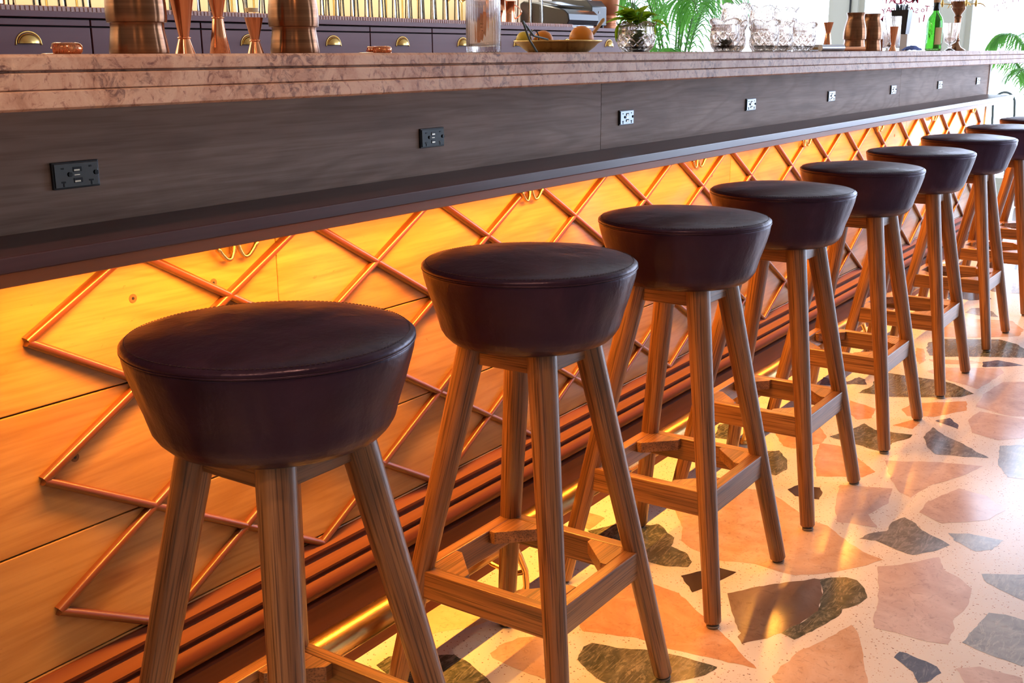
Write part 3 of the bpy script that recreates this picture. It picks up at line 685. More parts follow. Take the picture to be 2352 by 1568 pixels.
# ================================================================ STOOLS
def stool():
    r = thing('bar_stool', (0, 0, 0), 'x', 'stool', 'leather topped stools along the bar')
    seat = MB()
    Rt_, Rb = .1708, .135
    prof = [(.060, .640), (Rb-.035, .6395), (Rb-.018, .641), (Rb-.006, .646), (Rb+.002, .654), (Rb+.008, .664), (.150, .690), (.1575, .712), (.1635, .732), (.1675, .747), (.1690, .7565), (.1680, .7585)]
    def wr(rr, z, a, i):
        k = max(0, min(1, (z-.645)/.03))*max(0, min(1, (.757-z)/.012)) if z < .757 else 0
        w = noise.noise(Vector((math.cos(a)*6, math.sin(a)*6, z*9)))*.0016+noise.noise(Vector((math.cos(a)*19, math.sin(a)*19, z*14)))*.0010
        return rr+w*k, z
    fine = []
    for (r0, z0), (r1, z1) in zip(prof, prof[1:]):
        for j in range(3): fine.append((r0+(r1-r0)*j/3, z0+(z1-z0)*j/3))
    fine.append(prof[-1])
    seat.lathe(fine, 120, fn=wr, capt=False); s = seat.build('seat', LEATHER, r, smooth=60)
    top = MB(); tp_ = [(.1683, .7590), (.1702, .7612), (.1700, .7640), (.1668, .7668), (.160, .7695), (.145, .7725), (.115, .7760), (.08, .7785), (.04, .780), (.002, .7805)]
    def dimp(rr, z, a, i):
        return rr, z+noise.noise(Vector((rr*math.cos(a)*9, rr*math.sin(a)*9, 3)))*.0022*(1 if rr < .15 else 0)
    top.lathe(tp_, 120, fn=dimp, capb=False); top.build('seat_top', LEATHER, s, smooth=60)
    MB().tube([(.1692*math.cos(a), .1692*math.sin(a), .7592) for a in [2*PI*i/90 for i in range(90)]], .0013, 8, closed=True).build('piping', LEATHER, s, smooth=60)
    st = MB()
    for i in range(180):
        a = 2*PI*i/180
        st.box((.1635*math.cos(a), .1635*math.sin(a), .7689), (.0007, .0035, .0007), rz=a)
    st.build('stitching', STITCH, s)
    ft, fb, zt = .0625, .170, .655
    for sx, sy in ((-1, -1), (1, -1), (1, 1), (-1, 1)):
        a = Vector((sx*ft, sy*ft, zt)); b = Vector((sx*fb, sy*fb, .012)); n = 9
        pts = [b+(a-b)*(i/n) for i in range(n+1)]; rs = [.0168+(.0238-.0168)*(i/n) for i in range(n+1)]
        pts = [b+(b-a).normalized()*.004, ]+pts; rs = [.0140]+rs
        Lg = (a-b).length; zs = [-.004]+[Lg*i/n for i in range(n+1)]
        lg = MB().lathe([(q, z) for q, z in zip(rs, zs)], 24).build('leg', OAK['Z'], r, smooth=50); lg.location = b
        lg.rotation_mode = 'QUATERNION'; lg.rotation_quaternion = (a-b).to_track_quat('Z', 'Y')
        MB().lathe([(.0125, -.0085), (.0125, -.002)], 20).build('glide_collar', BLACKP, lg, smooth=40)
        g = MB().lathe([(.0115, -.012), (.0128, -.0105), (.0128, -.0078)], 20).build('glide', GREYP, lg, smooth=40)
    # foot ring
    bo, th, z0, z1 = .142, .022, .209, .259
    for i, (ax, sg) in enumerate((('X', -1), ('Y', 1), ('X', 1), ('Y', -1))):
        L = 2*bo-.02
        if ax == 'X': mb = MB().box((0, 0, 0), (L, th, z1-z0)); loc = (0, sg*(bo-th/2), (z0+z1)/2)
        else: mb = MB().box((0, 0, 0), (th, L, z1-z0)); loc = (sg*(bo-th/2), 0, (z0+z1)/2)
        o = mb.build('foot_rest_bar', OAK[ax], r, bevel=.002); o.location = loc
    for sx in (-1, 1):
        for sy in (-1, 1):
            c = bo-th; q = .072
            mb = MB().prism_z([(sx*c, sy*c), (sx*(c-q), sy*c), (sx*(c-q), sy*(c-.012)), (sx*(c-.012), sy*(c-q)), (sx*c, sy*(c-q))], z1-.024, z1-.0006)
            mb.build('corner_block', OAK['X'], r, bevel=.001)
    # seat frame
    bo2 = .077
    for ax, sg in (('X', -1), ('Y', 1), ('X', 1), ('Y', -1)):
        if ax == 'X': mb = MB().box((0, 0, 0), (2*bo2-.03, .02, .045)); loc = (0, sg*(bo2-.012), .629)
        else: mb = MB().box((0, 0, 0), (.02, 2*bo2-.03, .045)); loc = (sg*(bo2-.012), 0, .629)
        o = mb.build('seat_rail', OAK[ax], r, bevel=.0015); o.location = loc
    return r
SP = [(.872, -.376), (1.425, -.374), (1.984, -.371), (2.526, -.365), (3.138, -.363), (3.748, -.364), (4.427, -.362), (5.121, -.369), (5.80, -.369)]
SL = ['nearest bar stool, its feet cut off by the bottom of the picture', 'second bar stool from the left, with a wide leather seat in mid picture', 'third bar stool from the left, beside the brown and green floor shard',
      'fourth bar stool, whose seat touches the third in view', 'fifth bar stool along the bar', 'sixth bar stool, standing by the small navy floor shard',
      'seventh bar stool, third from the far end of the row', 'eighth bar stool, its seat cut by the right picture edge', 'farthest bar stool, only a slice of seat showing at the right edge']
s0 = stool(); ST = [s0]+[copy_tree(s0) for _ in SP[1:]]
for i, (o, p, l) in enumerate(zip(ST, SP, SL)):
    o.location = (p[0], p[1], 0); o['label'] = l
    k = random.Random(i).choice([0, 1, 2, 3]) if i else 0
    for c in o.children:
        if c.name.startswith('seat') and not c.name.startswith('seat_rail'): c.rotation_euler = (0, 0, (.0, 1.1, 2.3, 3.9, 5.2, .6, 4.4, 2.9, 1.7)[i])

# ================================================================ THINGS ON THE COUNTER
TOP = 1.0842
def shaker(loc, label, s=1.0):
    r = thing('cocktail_shaker', loc, label, 'shaker', 'copper cocktail shakers on the counter')
    b = [(.036, 0), (.0425, .001), (.0432, .004), (.0405, .025), (.0385, .038), (.0388, .0455), (.0400, .048)]
    MB().lathe([(a*s, z*s) for a, z in b], 64).build('base_cup', AGED, r, smooth=50)
    t = [(.0415, .0455), (.0430, .0462), (.0437, .052), (.0438, .060), (.0432, .074), (.0415, .088), (.0380, .103), (.0342, .116), (.0322, .126), (.0330, .136), (.0355, .144), (.0358, .1455), (.034, .1455)]
    MB().lathe([(a*s, z*s) for a, z in t], 64).build('upper_cup', AGED, r, smooth=50)
    return r
shaker((1.088, .10, TOP), 'large dark copper shaker standing left of the tall jiggers')
shaker((1.410, .10, TOP), 'large dark copper shaker standing right of the small jigger', .98)
shaker((4.44, .10, TOP), 'copper shaker in front of the cream window pier, the wider seen', 1.0)
shaker((4.60, .086, TOP), 'copper shaker half hidden behind its twin near the pier', 1.0)
def jigger(loc, prof, label):
    r = thing('jigger', loc, label, 'jigger', 'copper jiggers on the counter')
    zw = prof['w']; rb, rw, rt, zt = prof['rb'], prof['rw'], prof['rt'], prof['zt']
    MB().lathe([(rb, 0), (rb+.0004, .0006), (rw+.0008, zw-.0012), (rw, zw-.001)], 40).build('lower_cup', COPPER, r, smooth=50)
    MB().lathe([(rw, zw+.001), (rt, zt-.0004), (rt+.0006, zt), (rt-.0012, zt), (rw-.002, zw+.012)], 40).build('upper_cup', COPPER, r, smooth=50)
    MB().lathe([(rw, zw-.0018), (rw+.0022, zw-.001), (rw+.0026, zw), (rw+.0022, zw+.001), (rw, zw+.0018)], 40).build('waist_ring', COPPER, r, smooth=60)
jigger((1.173, .10, TOP), dict(w=.0245, rb=.0150, rw=.0076, rt=.0225, zt=.108), 'tall copper jigger with its long cup upwards, beside the left shaker')
jigger((1.243, .10, TOP), dict(w=.056, rb=.0160, rw=.0075, rt=.0185, zt=.108), 'tall copper jigger with its ring high up, between the other two')
jigger((1.319, .10, TOP), dict(w=.0215, rb=.0130, rw=.0065, rt=.0152, zt=.058), 'short copper jigger just left of the second large shaker')
jigger((4.130, .10, TOP), dict(w=.065, rb=.0185, rw=.0080, rt=.0180, zt=.104), 'copper jigger standing alone against the bright window')
jigger((4.86, .07, TOP), dict(w=.024, rb=.0160, rw=.0075, rt=.0175, zt=.100), 'copper jigger in front of the far mixing glass')
def coil_strainer(loc, rz, label, rad=.030, squash=.62, thick=.0085):
    r = thing('cocktail_strainer', loc, label, 'strainer', 'copper coil strainers on the counter', rz=rz)
    pts = []; n = 46; turns = 60
    for i in range(turns*12+1):
        t = i/(turns*12); a = PI*1.25*t-PI*.125
        cx, cy_ = rad*math.cos(a), rad*squash*math.sin(a)
        ph = 2*PI*turns*t; rr = thick
        nx, ny = math.cos(a), math.sin(a)
        pts.append((cx+nx*rr*math.cos(ph)*.8, cy_+ny*rr*math.cos(ph)*.8, thick+.0006+rr*math.sin(ph)))
    MB().tube(pts, .00075, 5).build('coil', COPPER, r, smooth=60)
    MB().lathe([(rad*.72, .0005), (rad*.74, .001), (rad*.74, .0018), (rad*.70, .0022)], 40, fn=lambda q, z, a, i: (q, z)).build('plate', COPPER, r, smooth=40)
    return r
coil_strainer((.957, .10, TOP), -PI/2-.62, 'copper coil strainer lying left of the first large shaker', .036, .62, .0076)
coil_strainer((1.618, .10, TOP), -PI/2-.72, 'copper coil strainer lying flat right of the second large shaker', .042, .6, .0060)
# mixing glasses
def mixing_glass(loc, label, rad, h):
    r = thing('mixing_glass', loc, label, 'glass', 'ribbed mixing glasses on the counter')
    fn = lambda q, z, a, i: (q*(1+.012*math.cos(36*a)) if i in fl else q, z)
    pr = [(rad-.004, 0), (rad, .002), (rad, .012), (rad, .03), (rad, h*.8), (rad, h), (rad-.0022, h), (rad-.0026, h*.8), (rad-.0028, .02), (rad-.006, .014), (.002, .013)]
    fl = (2, 3, 4)
    MB().lathe(pr, 144, fn=fn, capt=True).build('body', CUTG, r, smooth=50)
    return r
mixing_glass((1.965, .10, TOP), 'tall ribbed mixing glass holding a copper julep strainer', .0365, .152)
js = thing('julep_strainer', (1.965, .10, TOP+.0145), 'perforated copper julep strainer leaning inside the near mixing glass', 'strainer')
def julep(root, s=1.):
    ax = Vector((.26, -.10, .96)).normalized(); side = Vector((.57, -.82, 0)); 
    vs = []; fs = []; nr, na = 6, 26; base = Vector((-.014, .004, .004))
    cen = base+ax*.034*s; nrm = ax.cross(side).normalized()
    for i in range(nr+1):
        for k in range(na):
            a = 2*PI*k/na; q = i/nr
            vs.append(cen+ax*(math.sin(a)*q*.034*s)+side*(math.cos(a)*q*.0125*s)+nrm*(.004*(1-q*q)))
    for i in range(nr):
        for k in range(na): fs.append((i*na+k, i*na+(k+1) % na, (i+1)*na+(k+1) % na, (i+1)*na+k))
    b2 = len(vs); vs += [v+nrm*.0009 for v in vs]; fs += [tuple(reversed([i+b2 for i in f])) for f in fs]
    MB().add(vs, fs).build('bowl', COPPER, root, smooth=60)
    hl = MB()
    for i in range(-3, 4):
        for j in range(-1, 2):
            c = cen+ax*(i*.0075)+side*(j*.0062)+nrm*.0042
            hl.lathe([(.0013, -.0006), (.0013, -.0003)], 8, c, ax=Matrix((side, ax, nrm)).transposed())
            hl.lathe([(.0013, .0012), (.0013, .0015)], 8, c, ax=Matrix((side, ax, nrm)).transposed())
    hl.build('perforations', OUTH, root)
    a = cen+ax*.032*s
    MB().tube([a, a+ax*.02+nrm*.001, a+ax*.06+nrm*.002, a+ax*.11], [.0022, .0030, .0026, .0034], 10).build('handle', COPPER, root, smooth=60)
julep(js)
# brass bowl, oranges, tools
bw = thing('fruit_bowl', (2.262, .10, TOP), 'shallow brass bowl of oranges on the counter', 'bowl')
MB().lathe([(.064, 0), (.070, .001), (.086, .0125), (.0925, .0195), (.1005, .0235), (.1035, .0245), (.1040, .0265), (.1015, .0270), (.0930, .0225), (.084, .015), (.064, .003), (.002, .0028)], 80).build('dish', BRASS, bw, smooth=50)
MB().tube([(.1025*math.cos(a), .1025*math.sin(a), .0262) for a in [2*PI*i/60 for i in range(60)]], .0016, 8, closed=True).build('rolled_rim', BRASS, bw, smooth=60)
def fruit(loc, rad, label, m=ORANGE, cat='orange', name='orange'):
    r = MB().lathe([(rad*math.sin(t)+.0003, -rad*.96*math.cos(t)) for t in [PI*i/18 for i in range(19)]], 36).build(name, m, smooth=80)
    r.location = loc; tag(r, label, cat, 'fruit in the brass bowl'); 
    n = MB().lathe([(.0022, 0), (.0030, .0006), (.0016, .0016)], 10, (0, 0, rad*.955)).build('stem_scar', STEM, r, smooth=40)
    r.rotation_euler = (1.0, .5, loc[0]*9)
    return r
fruit((2.293, .055, TOP+.0322), .0285, 'big orange at the right of the brass bowl, highest of the fruit')
fruit((2.248, .132, TOP+.0272), .0235, 'orange low in the middle of the brass bowl')
fruit((2.218, .166, TOP+.0300), .0185, 'yellow fruit behind the black peeler at the left of the bowl', LEMON, 'lemon', 'lemon')
tg = thing('tongs', (2.02, .03, TOP), 'dark slim tongs leaning on the left side of the brass bowl', 'tongs')
MB().tube([(.075, .02, .002), (.045, .02, .028), (.012, .015, .066)], [.0026, .0022, .0024], 8).build('arm', IRON, tg, smooth=60)
MB().tube([(.120, .02, .0285), (.070, .025, .036), (.012, .015, .066)], [.0022, .0022, .0024], 8).build('arm', IRON, tg, smooth=60)
pe = thing('citrus_peeler', (2.188, .118, TOP+.026), 'black looped peeler handle standing up in the brass bowl', 'peeler')
pts = [(-.0085, 0, 0), (-.0095, 0, .012), (-.008, 0, .020), (-.001, 0, .0245), (.006, 0, .021), (.010, 0, .012), (.0105, 0, 0)]
mb = MB()
for (a, b) in zip(pts, pts[1:]):
    d = Vector(b)-Vector(a); mb.box((Vector(a)+Vector(b))/2, (.0022, .009, d.length+.001), M=Matrix.Rotation(-math.atan2(-d.x, d.z), 3, 'Y'))
mb.build('loop', BLACKP, pe, bevel=.0004); pe.rotation_euler = (0, 0, -.9)
mu = thing('wooden_muddler', (2.300, .082, TOP+.022), 'slim wooden handle leaning out at the right of the brass bowl', 'muddler')
MB().tube([(.024, -.022, .0), (.036, -.036, .024), (.050, -.052, .052), (.0515, -.054, .0555)], [.0034, .0038, .0044, .0022], 10).build('handle', TWOOD, mu, smooth=60)

# cut crystal vessels
def cut_glass(root, rad, h, name='body', seg=96, n=9, foot=.72, lip=1.04, material=CUTG):
    prof = [(foot*.86, 0), (foot, .015), (foot*.98, .04), (.90, .16), (.985, .30), (1.0, .42), (.96, .58), (.90, .72), (.90, .82), (lip, .965), (lip, 1.0)]
    fine = []
    for (r0, z0), (r1, z1) in zip(prof, prof[1:]):
        k = 5 if z1-z0 > .05 else 1
        for j in range(k): fine.append((r0+(r1-r0)*j/k, z0+(z1-z0)*j/k))
    fine.append(prof[-1])
    def fn(q, z, a, i):
        u = a/(2*PI)*n
        if z < .6 and z > .03:
            d1 = abs(((u+z*3.2) % 1)-.5)*2; d2 = abs(((u-z*3.2) % 1)-.5)*2
            q = q*(1-.055*max(0, 1-3*min(1-d1, 1-d2))*1.5 - 0) + 0
        elif z >= .6:
            w = math.cos(u*PI*2*6); q = q*(1+.018*w)
        zz = z
        if z > .80: zz = z+.085*(z-.8)/.2*(abs(math.sin(PI*u*.5*2/1.5))**.7-1) if False else z-.15*((z-.8)/.2)*(1-abs(math.cos(PI*u*.5))**.8)
        return q*rad, zz*h
    inner = [(lip*.955, 1.0), (.86, .84), (.85, .72), (.90, .56), (.93, .40), (.86, .20), (.55, .13), (.02, .12)]
    def fn2(q, z, a, i):
        if i < len(fine): return fn(q, z, a, i)
        u = a/(2*PI)*n; zz = z
        if z > .80: zz = z-.15*((z-.8)/.2)*(1-abs(math.cos(PI*u*.5))**.8)
        return q*rad, zz*h
    return MB().lathe(fine+inner, seg, fn=fn2).build(name, material, root, smooth=28)
vs_ = thing('crystal_vase', (2.645, .10, TOP), 'diamond cut crystal vase holding a bunch of mint', 'vase')
cut_glass(vs_, .0505, .078, seg=144, n=12)
mint = thing('mint_bunch', (2.645, .10, TOP+.012), 'bunch of fresh green mint standing in the crystal vase', 'plant')
rnd = random.Random(3)
def leaf_mesh(L, W, curl, fold=.25, serr=.04, n=9):
    vs = []; fs = []
    for i in range(n+1):
        t = i/n; w = W*math.sin(PI*min(1, t**.8))**.75*(1-.12*t)+.0003
        if 0 < i < n: w *= 1+serr*(1 if i % 2 else -1)
        z = -curl*t*t*L; 
        for s, f in ((-1, 1), (-.5, .45), (0, 0), (.5, .45), (1, 1)):
            vs.append((t*L, s*w, z+abs(s)*w*fold))
    for i in range(n):
        for k in range(4): fs.append((i*5+k, i*5+k+1, (i+1)*5+k+1, (i+1)*5+k))
    return vs, fs
for i in range(10):
    a = rnd.uniform(0, 2*PI); q = rnd.uniform(.003, .022); tip = Vector((q*1.8*math.cos(a), q*1.8*math.sin(a), rnd.uniform(.085, .13)))
    b = Vector((q*.5*math.cos(a+2), q*.5*math.sin(a+2), 0))
    MB().tube([b, (b+tip)/2+Vector((0, 0, .01)), tip], [.0014, .0013, .0009], 6).build('stem', STEM, mint, smooth=60)
def mint_leaf(base, yaw, pitch, L, W, curl):
    vs, fs = leaf_mesh(L, W, curl)
    o = MB().add(vs, fs).build('leaf', MINT, mint, smooth=60, fix=False); o.location = base; o.rotation_euler = (rnd.uniform(-.4, .4), -pitch, yaw)
side = math.atan2(-.825, .565)
# large outward leaves at both sides, as seen from the room
mint_leaf((-.018, .026, .070), side+PI, .10, .050, .019, .30)
mint_leaf((-.022, .032, .064), side+PI-.2, -1.25, .050, .016, .1)
mint_leaf((.022, -.032, .066), side, .0, .046, .019, .40)
mint_leaf((.024, -.034, .060), side+.3, -1.2, .034, .013, .1)
mint_leaf((-.030, .040, .055), side+PI+.3, -1.45, .042, .008, .1)
for i in range(40):
    a = rnd.uniform(0, 2*PI); q = rnd.uniform(.002, .026); z = rnd.uniform(.052, .088)
    mint_leaf((q*math.cos(a), q*math.sin(a), z), a+rnd.uniform(-.8, .8), rnd.uniform(.1, 1.1), rnd.uniform(.032, .046), rnd.uniform(.013, .019), rnd.uniform(.1, .6))
for i in range(24):
    a = rnd.uniform(0, 2*PI); q = rnd.uniform(.002, .020); z = rnd.uniform(.004, .04)
    mint_leaf((q*math.cos(a), q*math.sin(a), z), a, rnd.uniform(.3, 1.2), .026, .012, .3)
cp = MB().lathe([(.0135, 0), (.0145, .0015), (.0145, .005), (.0125, .0062)], 30).build('bottle_cap', BLACKP, smooth=40)
cp.location = (2.36, -.06, TOP); tag(cp, 'small flat black cap lying left of the crystal vase', 'cap')
# row of crystal tumblers
def px_pos(px, Y):
    d = F + RT*((px-1176)/2530) - UP*((118-784)/2530); t = (Y+1.32)/d.y; return d.x*t
G = [(3.185, .09, 'crystal tumbler at the left end of the row, dark herbs inside'), (3.345, .14, 'crystal tumbler just right of the one with dark herbs'),
     (3.40, .05, 'crystal tumbler in the middle of the front row'), (3.575, .07, 'crystal tumbler second from the right in the front row'), (3.79, .07, 'crystal tumbler at the right end of the row')]
for i, (x, y, l) in enumerate(G):
    r = thing('crystal_tumbler', (x, y, TOP), l, 'glass', 'cut crystal tumblers on the counter', rz=i*.7)
    cut_glass(r, .0445, .098, seg=108, n=9)
hb = MB()
for i in range(9):
    a = i*.7; vs, fs = leaf_mesh(.036, .012, .4); Mx = Matrix.Rotation(a, 3, 'Z') @ Matrix.Rotation(-.9+.2*math.sin(i), 3, 'Y')
    hb.add([Mx @ Vector(v) for v in vs], fs)
hb = hb.build('herb_cluster', mat('dark herbs', (.07, .07, .02), .6), smooth=60, fix=False); hb.location = (3.185, .09, TOP+.014); tag(hb, 'dark wilted herbs inside the leftmost crystal tumbler', 'herbs')
G2 = [(3.62, .25), (3.86, .25), (4.08, .25)]
nm = ['left', 'middle', 'right']
for i, (x, y) in enumerate(G2):
    r = thing('hobnail_glass', (x, y, TOP), 'scalloped pressed glass below, %s of the rear stacks' % nm[i], 'glass', 'scalloped pressed glasses stacked behind the tumblers', rz=i)
    cut_glass(r, .042, .088, seg=96, n=10)
    r = thing('hobnail_glass', (x, y, TOP+.062), 'scalloped pressed glass on top, %s of the rear stacks' % nm[i], 'glass', 'scalloped pressed glasses stacked behind the tumblers', rz=i+.5)
    cut_glass(r, .0465, .098, seg=96, n=10, foot=.55, lip=1.08)
# odds and ends before the pier
def simple(name, mb, m, loc, label, cat, **k):
    o = mb.build(name, m, **k); o.location = loc; return tag(o, label, cat)
o = simple('steel_muddler', MB().tube([(-.045, .02, .012), (.045, -.03, .012)], .012, 20), STEEL, (3.93, .02, TOP), 'short steel cylinder lying beside the rightmost crystal tumbler', 'muddler', smooth=50)
simple('copper_straw_tube', MB().tube([(-.03, .02, .0085), (.06, -.04, .0085)], .008, 16), COPPER, (4.06, .0, TOP), 'copper tube lying in front of the lone jigger', 'tube', smooth=50)
simple('wooden_board', MB().box((0, 0, .004), (.24, .12, .008), rz=.5), TWOOD, (4.25, .24, TOP+.008), 'thin orange brown board behind the lone jigger', 'board', bevel=.001)
nb = thing('napkin_stack', (4.42, .22, TOP), 'stack of folded pale napkins left of the far shakers', 'napkins')
for i in range(5): MB().box((.002*i, 0, .003+.0055*i), (.12, .12, .005), rz=.3+.05*i).build('napkin', PAPER, nb, bevel=.001)
simple('straw_box', MB().box((0, 0, .025), (.07, .07, .05), rz=.3), mat('rust brown box', (.30, .10, .035), .4, .3), (4.86, .15, TOP), 'low rust brown box right of the far shakers', 'box', bevel=.002)
mixing_glass((4.98, .115, TOP), 'mixing glass with a bar spoon near the black straw caddy', .0375, .145)
sp = thing('bar_spoon', (4.98, .115, TOP+.015), 'long twisted bar spoon leaning out of the far mixing glass', 'spoon')
tw = []
for i in range(120):
    t = i/119; tw.append((-.02+.0-.040*t*1.1+.0006*math.cos(i*1.3), -.0+.045*t+.0006*math.sin(i*1.3), .01+.26*t))
MB().tube(tw, .0014, 6).build('twisted_stem', STEEL, sp, smooth=60)
MB().lathe([(.002, -.012), (.009, -.004), (.010, .003), (.004, .012)], 20, (-.018, 0, .012), fn=lambda q, z, a, i: (q, z)).build('spoon_bowl', STEEL, sp, smooth=60)
sc_ = thing('straw_caddy', (5.28, .16, TOP+.075), 'square black caddy of dark straws raised on a white block', 'caddy')
mb = MB(); w0, w1, h = .030, .038, .105
for sx, sy, a, b in ((-1, 0, 0, 1), (1, 0, 0, 1), (0, -1, 1, 0), (0, 1, 1, 0)):
    if sx: vs = [(sx*w0, -w0, 0), (sx*w0, w0, 0), (sx*w1, w1, h), (sx*w1, -w1, h), (sx*(w0-.003), -w0, 0), (sx*(w0-.003), w0, 0), (sx*(w1-.003), w1, h), (sx*(w1-.003), -w1, h)]
    else: vs = [(-w0, sy*w0, 0), (w0, sy*w0, 0), (w1, sy*w1, h), (-w1, sy*w1, h), (-w0, sy*(w0-.003), 0), (w0, sy*(w0-.003), 0), (w1, sy*(w1-.003), h), (-w1, sy*(w1-.003), h)]
    mb.add(vs, [(0, 1, 2, 3), (4, 5, 6, 7), (0, 1, 5, 4), (1, 2, 6, 5), (2, 3, 7, 6), (3, 0, 4, 7)])
mb.b2((-w0, -w0, 0), (w0, w0, .003)); mb.build('holder', BLACKP, sc_)
rs_ = random.Random(2)
st = MB()
for i in range(34):
    x, y = rs_.uniform(-.024, .024), rs_.uniform(-.024, .024); st.tube([(x, y, .004), (x*1.15, y*1.15, rs_.uniform(.112, .135))], .0022, 6)
st = st.build('straw_bundle', BLACKP, smooth=60); st.location = sc_.location; tag(st, 'dark drinking straws standing in the square black caddy', 'straws', kind='stuff')
simple('white_block', MB().box((0, 0, .0372), (.066, .066, .0744), rz=.2), mat('white marble block', (.78, .75, .72), .4), (5.28, .16, TOP), 'pale square block under the black straw caddy', 'block', bevel=.002)
mb = MB(); ncl = 14
vs = [(.055*(i/ncl-.5)*2, .04*(j/ncl-.5)*2, .020*max(0, 1-((i/ncl-.5)**2+(j/ncl-.5)**2)*3.4)+.004*noise.noise(Vector((i*.6, j*.6, 0)))+.004) for i in range(ncl+1) for j in range(ncl+1)]
mb.add(vs, [(i*(ncl+1)+j, (i+1)*(ncl+1)+j, (i+1)*(ncl+1)+j+1, i*(ncl+1)+j+1) for i in range(ncl) for j in range(ncl)])
simple('bar_cloth', mb, BLUEC, (5.08, .05, TOP), 'crumpled blue bar cloth right of the far mixing glass', 'cloth', smooth=60, fix=False)
# green bottle
bt = thing('wine_bottle', (5.63, .10, TOP), 'green glass bottle with kraft label and cork stopper', 'bottle')
MB().lathe([(.030, 0), (.036, .003), (.0375, .008), (.0375, .12), (.0365, .137), (.031, .155), (.020, .171), (.0145, .180), (.0140, .215), (.0155, .216), (.0155, .222), (.0115, .222), (.0110, .18), (.017, .170), (.028, .155), (.034, .136), (.0352, .12), (.0352, .012), (.002, .016)], 48).build('body', GREENG, bt, smooth=50)
MB().lathe([(.0125, .185), (.0125, .222), (.0155, .2222), (.0155, .245), (.012, .247)], 24).build('cork', CORK, bt, smooth=50)
def arc_label(z0, z1, a0, a1, rad):
    n = 16; vs = []
    for zz in (z0, z1):
        for q in (rad, rad+.0004):
            for i in range(n+1):
                a = a0+(a1-a0)*i/n; vs.append((q*math.cos(a), q*math.sin(a), zz))
    m_ = n+1; fs = []
    for i in range(n): fs += [(m_+i, m_+i+1, 3*m_+i+1, 3*m_+i), (i, i+1, 2*m_+i+1, 2*m_+i)]
    return MB().add(vs, fs)
arc_label(.030, .108, PI+.35, PI+1.25, .0377).build('label', KRAFT, bt, smooth=60, fix=False)
arc_label(.030, .100, PI+1.75, PI+2.45, .0377).build('label', mat('dark green label', (.02, .08, .04), .6), bt, smooth=60, fix=False)
gb = thing('stemmed_goblet', (5.72, .045, TOP), 'clear footed goblet in front of the green bottle', 'glass')
MB().lathe([(.024, 0), (.026, .002), (.012, .009), (.007, .014), (.010, .020), (.007, .025), (.012, .032), (.026, .042), (.0285, .052), (.029, .066), (.036, .090), (.0405, .130), (.0393, .130), (.0345, .09), (.0272, .064), (.024, .05), (.010, .040), (.001, .038)], 48).build('body', CUTG, gb, smooth=60)
# absinthe fountain
ft_ = thing('absinthe_fountain', (6.02, .09, TOP), 'tall copper drip fountain with side taps beside the green bottle', 'fountain')
MB().lathe([(.050, 0), (.051, .003), (.046, .008), (.028, .018), (.018, .034), (.0145, .046), (.018, .052), (.018, .058), (.0125, .064), (.013, .07), (.0175, .150), (.0165, .158), (.020, .166), (.015, .172), (.016, .178), (.030, .198), (.034, .206), (.031, .212), (.037, .226), (.042, .232), (.042, .239), (.034, .241)], 40).build('column', AGED, ft_, smooth=45)
MB().lathe([(.052, .241), (.056, .244), (.052, .248), (.070, .30), (.085, .38), (.084, .44), (.06, .47), (.058, .47), (.08, .43), (.08, .38), (.066, .30), (.002, .25)], 40).build('glass_globe', CUTG, ft_, smooth=60)
for a in (2.2, 2.2+PI/2, 2.2+PI, 2.2-PI/2):
    d = Vector((math.cos(a), math.sin(a), 0)); p = MB()
    p.tube([d*.034+Vector((0, 0, .226)), d*.075+Vector((0, 0, .228)), d*.105+Vector((0, 0, .230)), d*.120+Vector((0, 0, .226)), d*.135+Vector((0, 0, .213))], [.0030, .0025, .0035, .0028, .0022], 10)
    p.lathe([(.004, -.016), (.0065, -.008), (.008, 0), (.0065, .008), (.004, .016), (.006, .022)], 14, d*.085+Vector((0, 0, .229)))
    p.build('tap', BRASS, ft_, smooth=50)

# ================================================================ BACK BAR
CY = 1.28; CT = 1.195
bc = thing('back_bar_cabinet', (1.8, CY, 0), 'long plum cabinet with drawers behind the bar', 'cabinet')
edges = [-1.42, -1.06, -.70, -.33, .03, .39, .755, 1.12, 1.482, 1.846, 2.21, 2.575, 2.939, 3.278, 3.65, 4.029, 4.40, 4.765, 4.92]
ch(MB().b2((edges[0], CY+.012, .05), (edges[-1], 1.76, 1.1785)), 'carcass', DARKGAP, bc)
sl_ = MB().b2((-1.45, CY-.012, 1.1795), (4.93, 1.77, CT)).build('back_counter_top', CABM, bevel=.001)
tag(sl_, 'plum wood worktop of the back bar cabinet under the glasses', 'worktop')
def cup_pull(root, x):
    L = root.location; mb = MB(); n = 18; vs = []; fs = []; w, h, dpt = .030, .0245, .018
    for i in range(n+1):
        a = PI*i/n
        for j in range(7):
            b = (PI/2)*j/6
            vs.append((w*math.cos(a)*math.cos(b) if j < 6 else 0, -dpt*math.sin(b), h*math.sin(a)*math.cos(b) if j < 6 else 0))
    for i in range(n):
        for j in range(6): fs.append((i*7+j, (i+1)*7+j, (i+1)*7+j+1, i*7+j+1))
    mb.add([(x+a, b, c) for a, b, c in vs], fs)
    pr = [(x+(w+.004)*math.cos(PI*i/n), -.0005, (h+.004)*math.sin(PI*i/n)) for i in range(n+1)]
    mb.tube([(x+w+.005, -.0015, -.004)]+pr+[(x-w-.005, -.0015, -.004)], .0022, 8)
    return mb
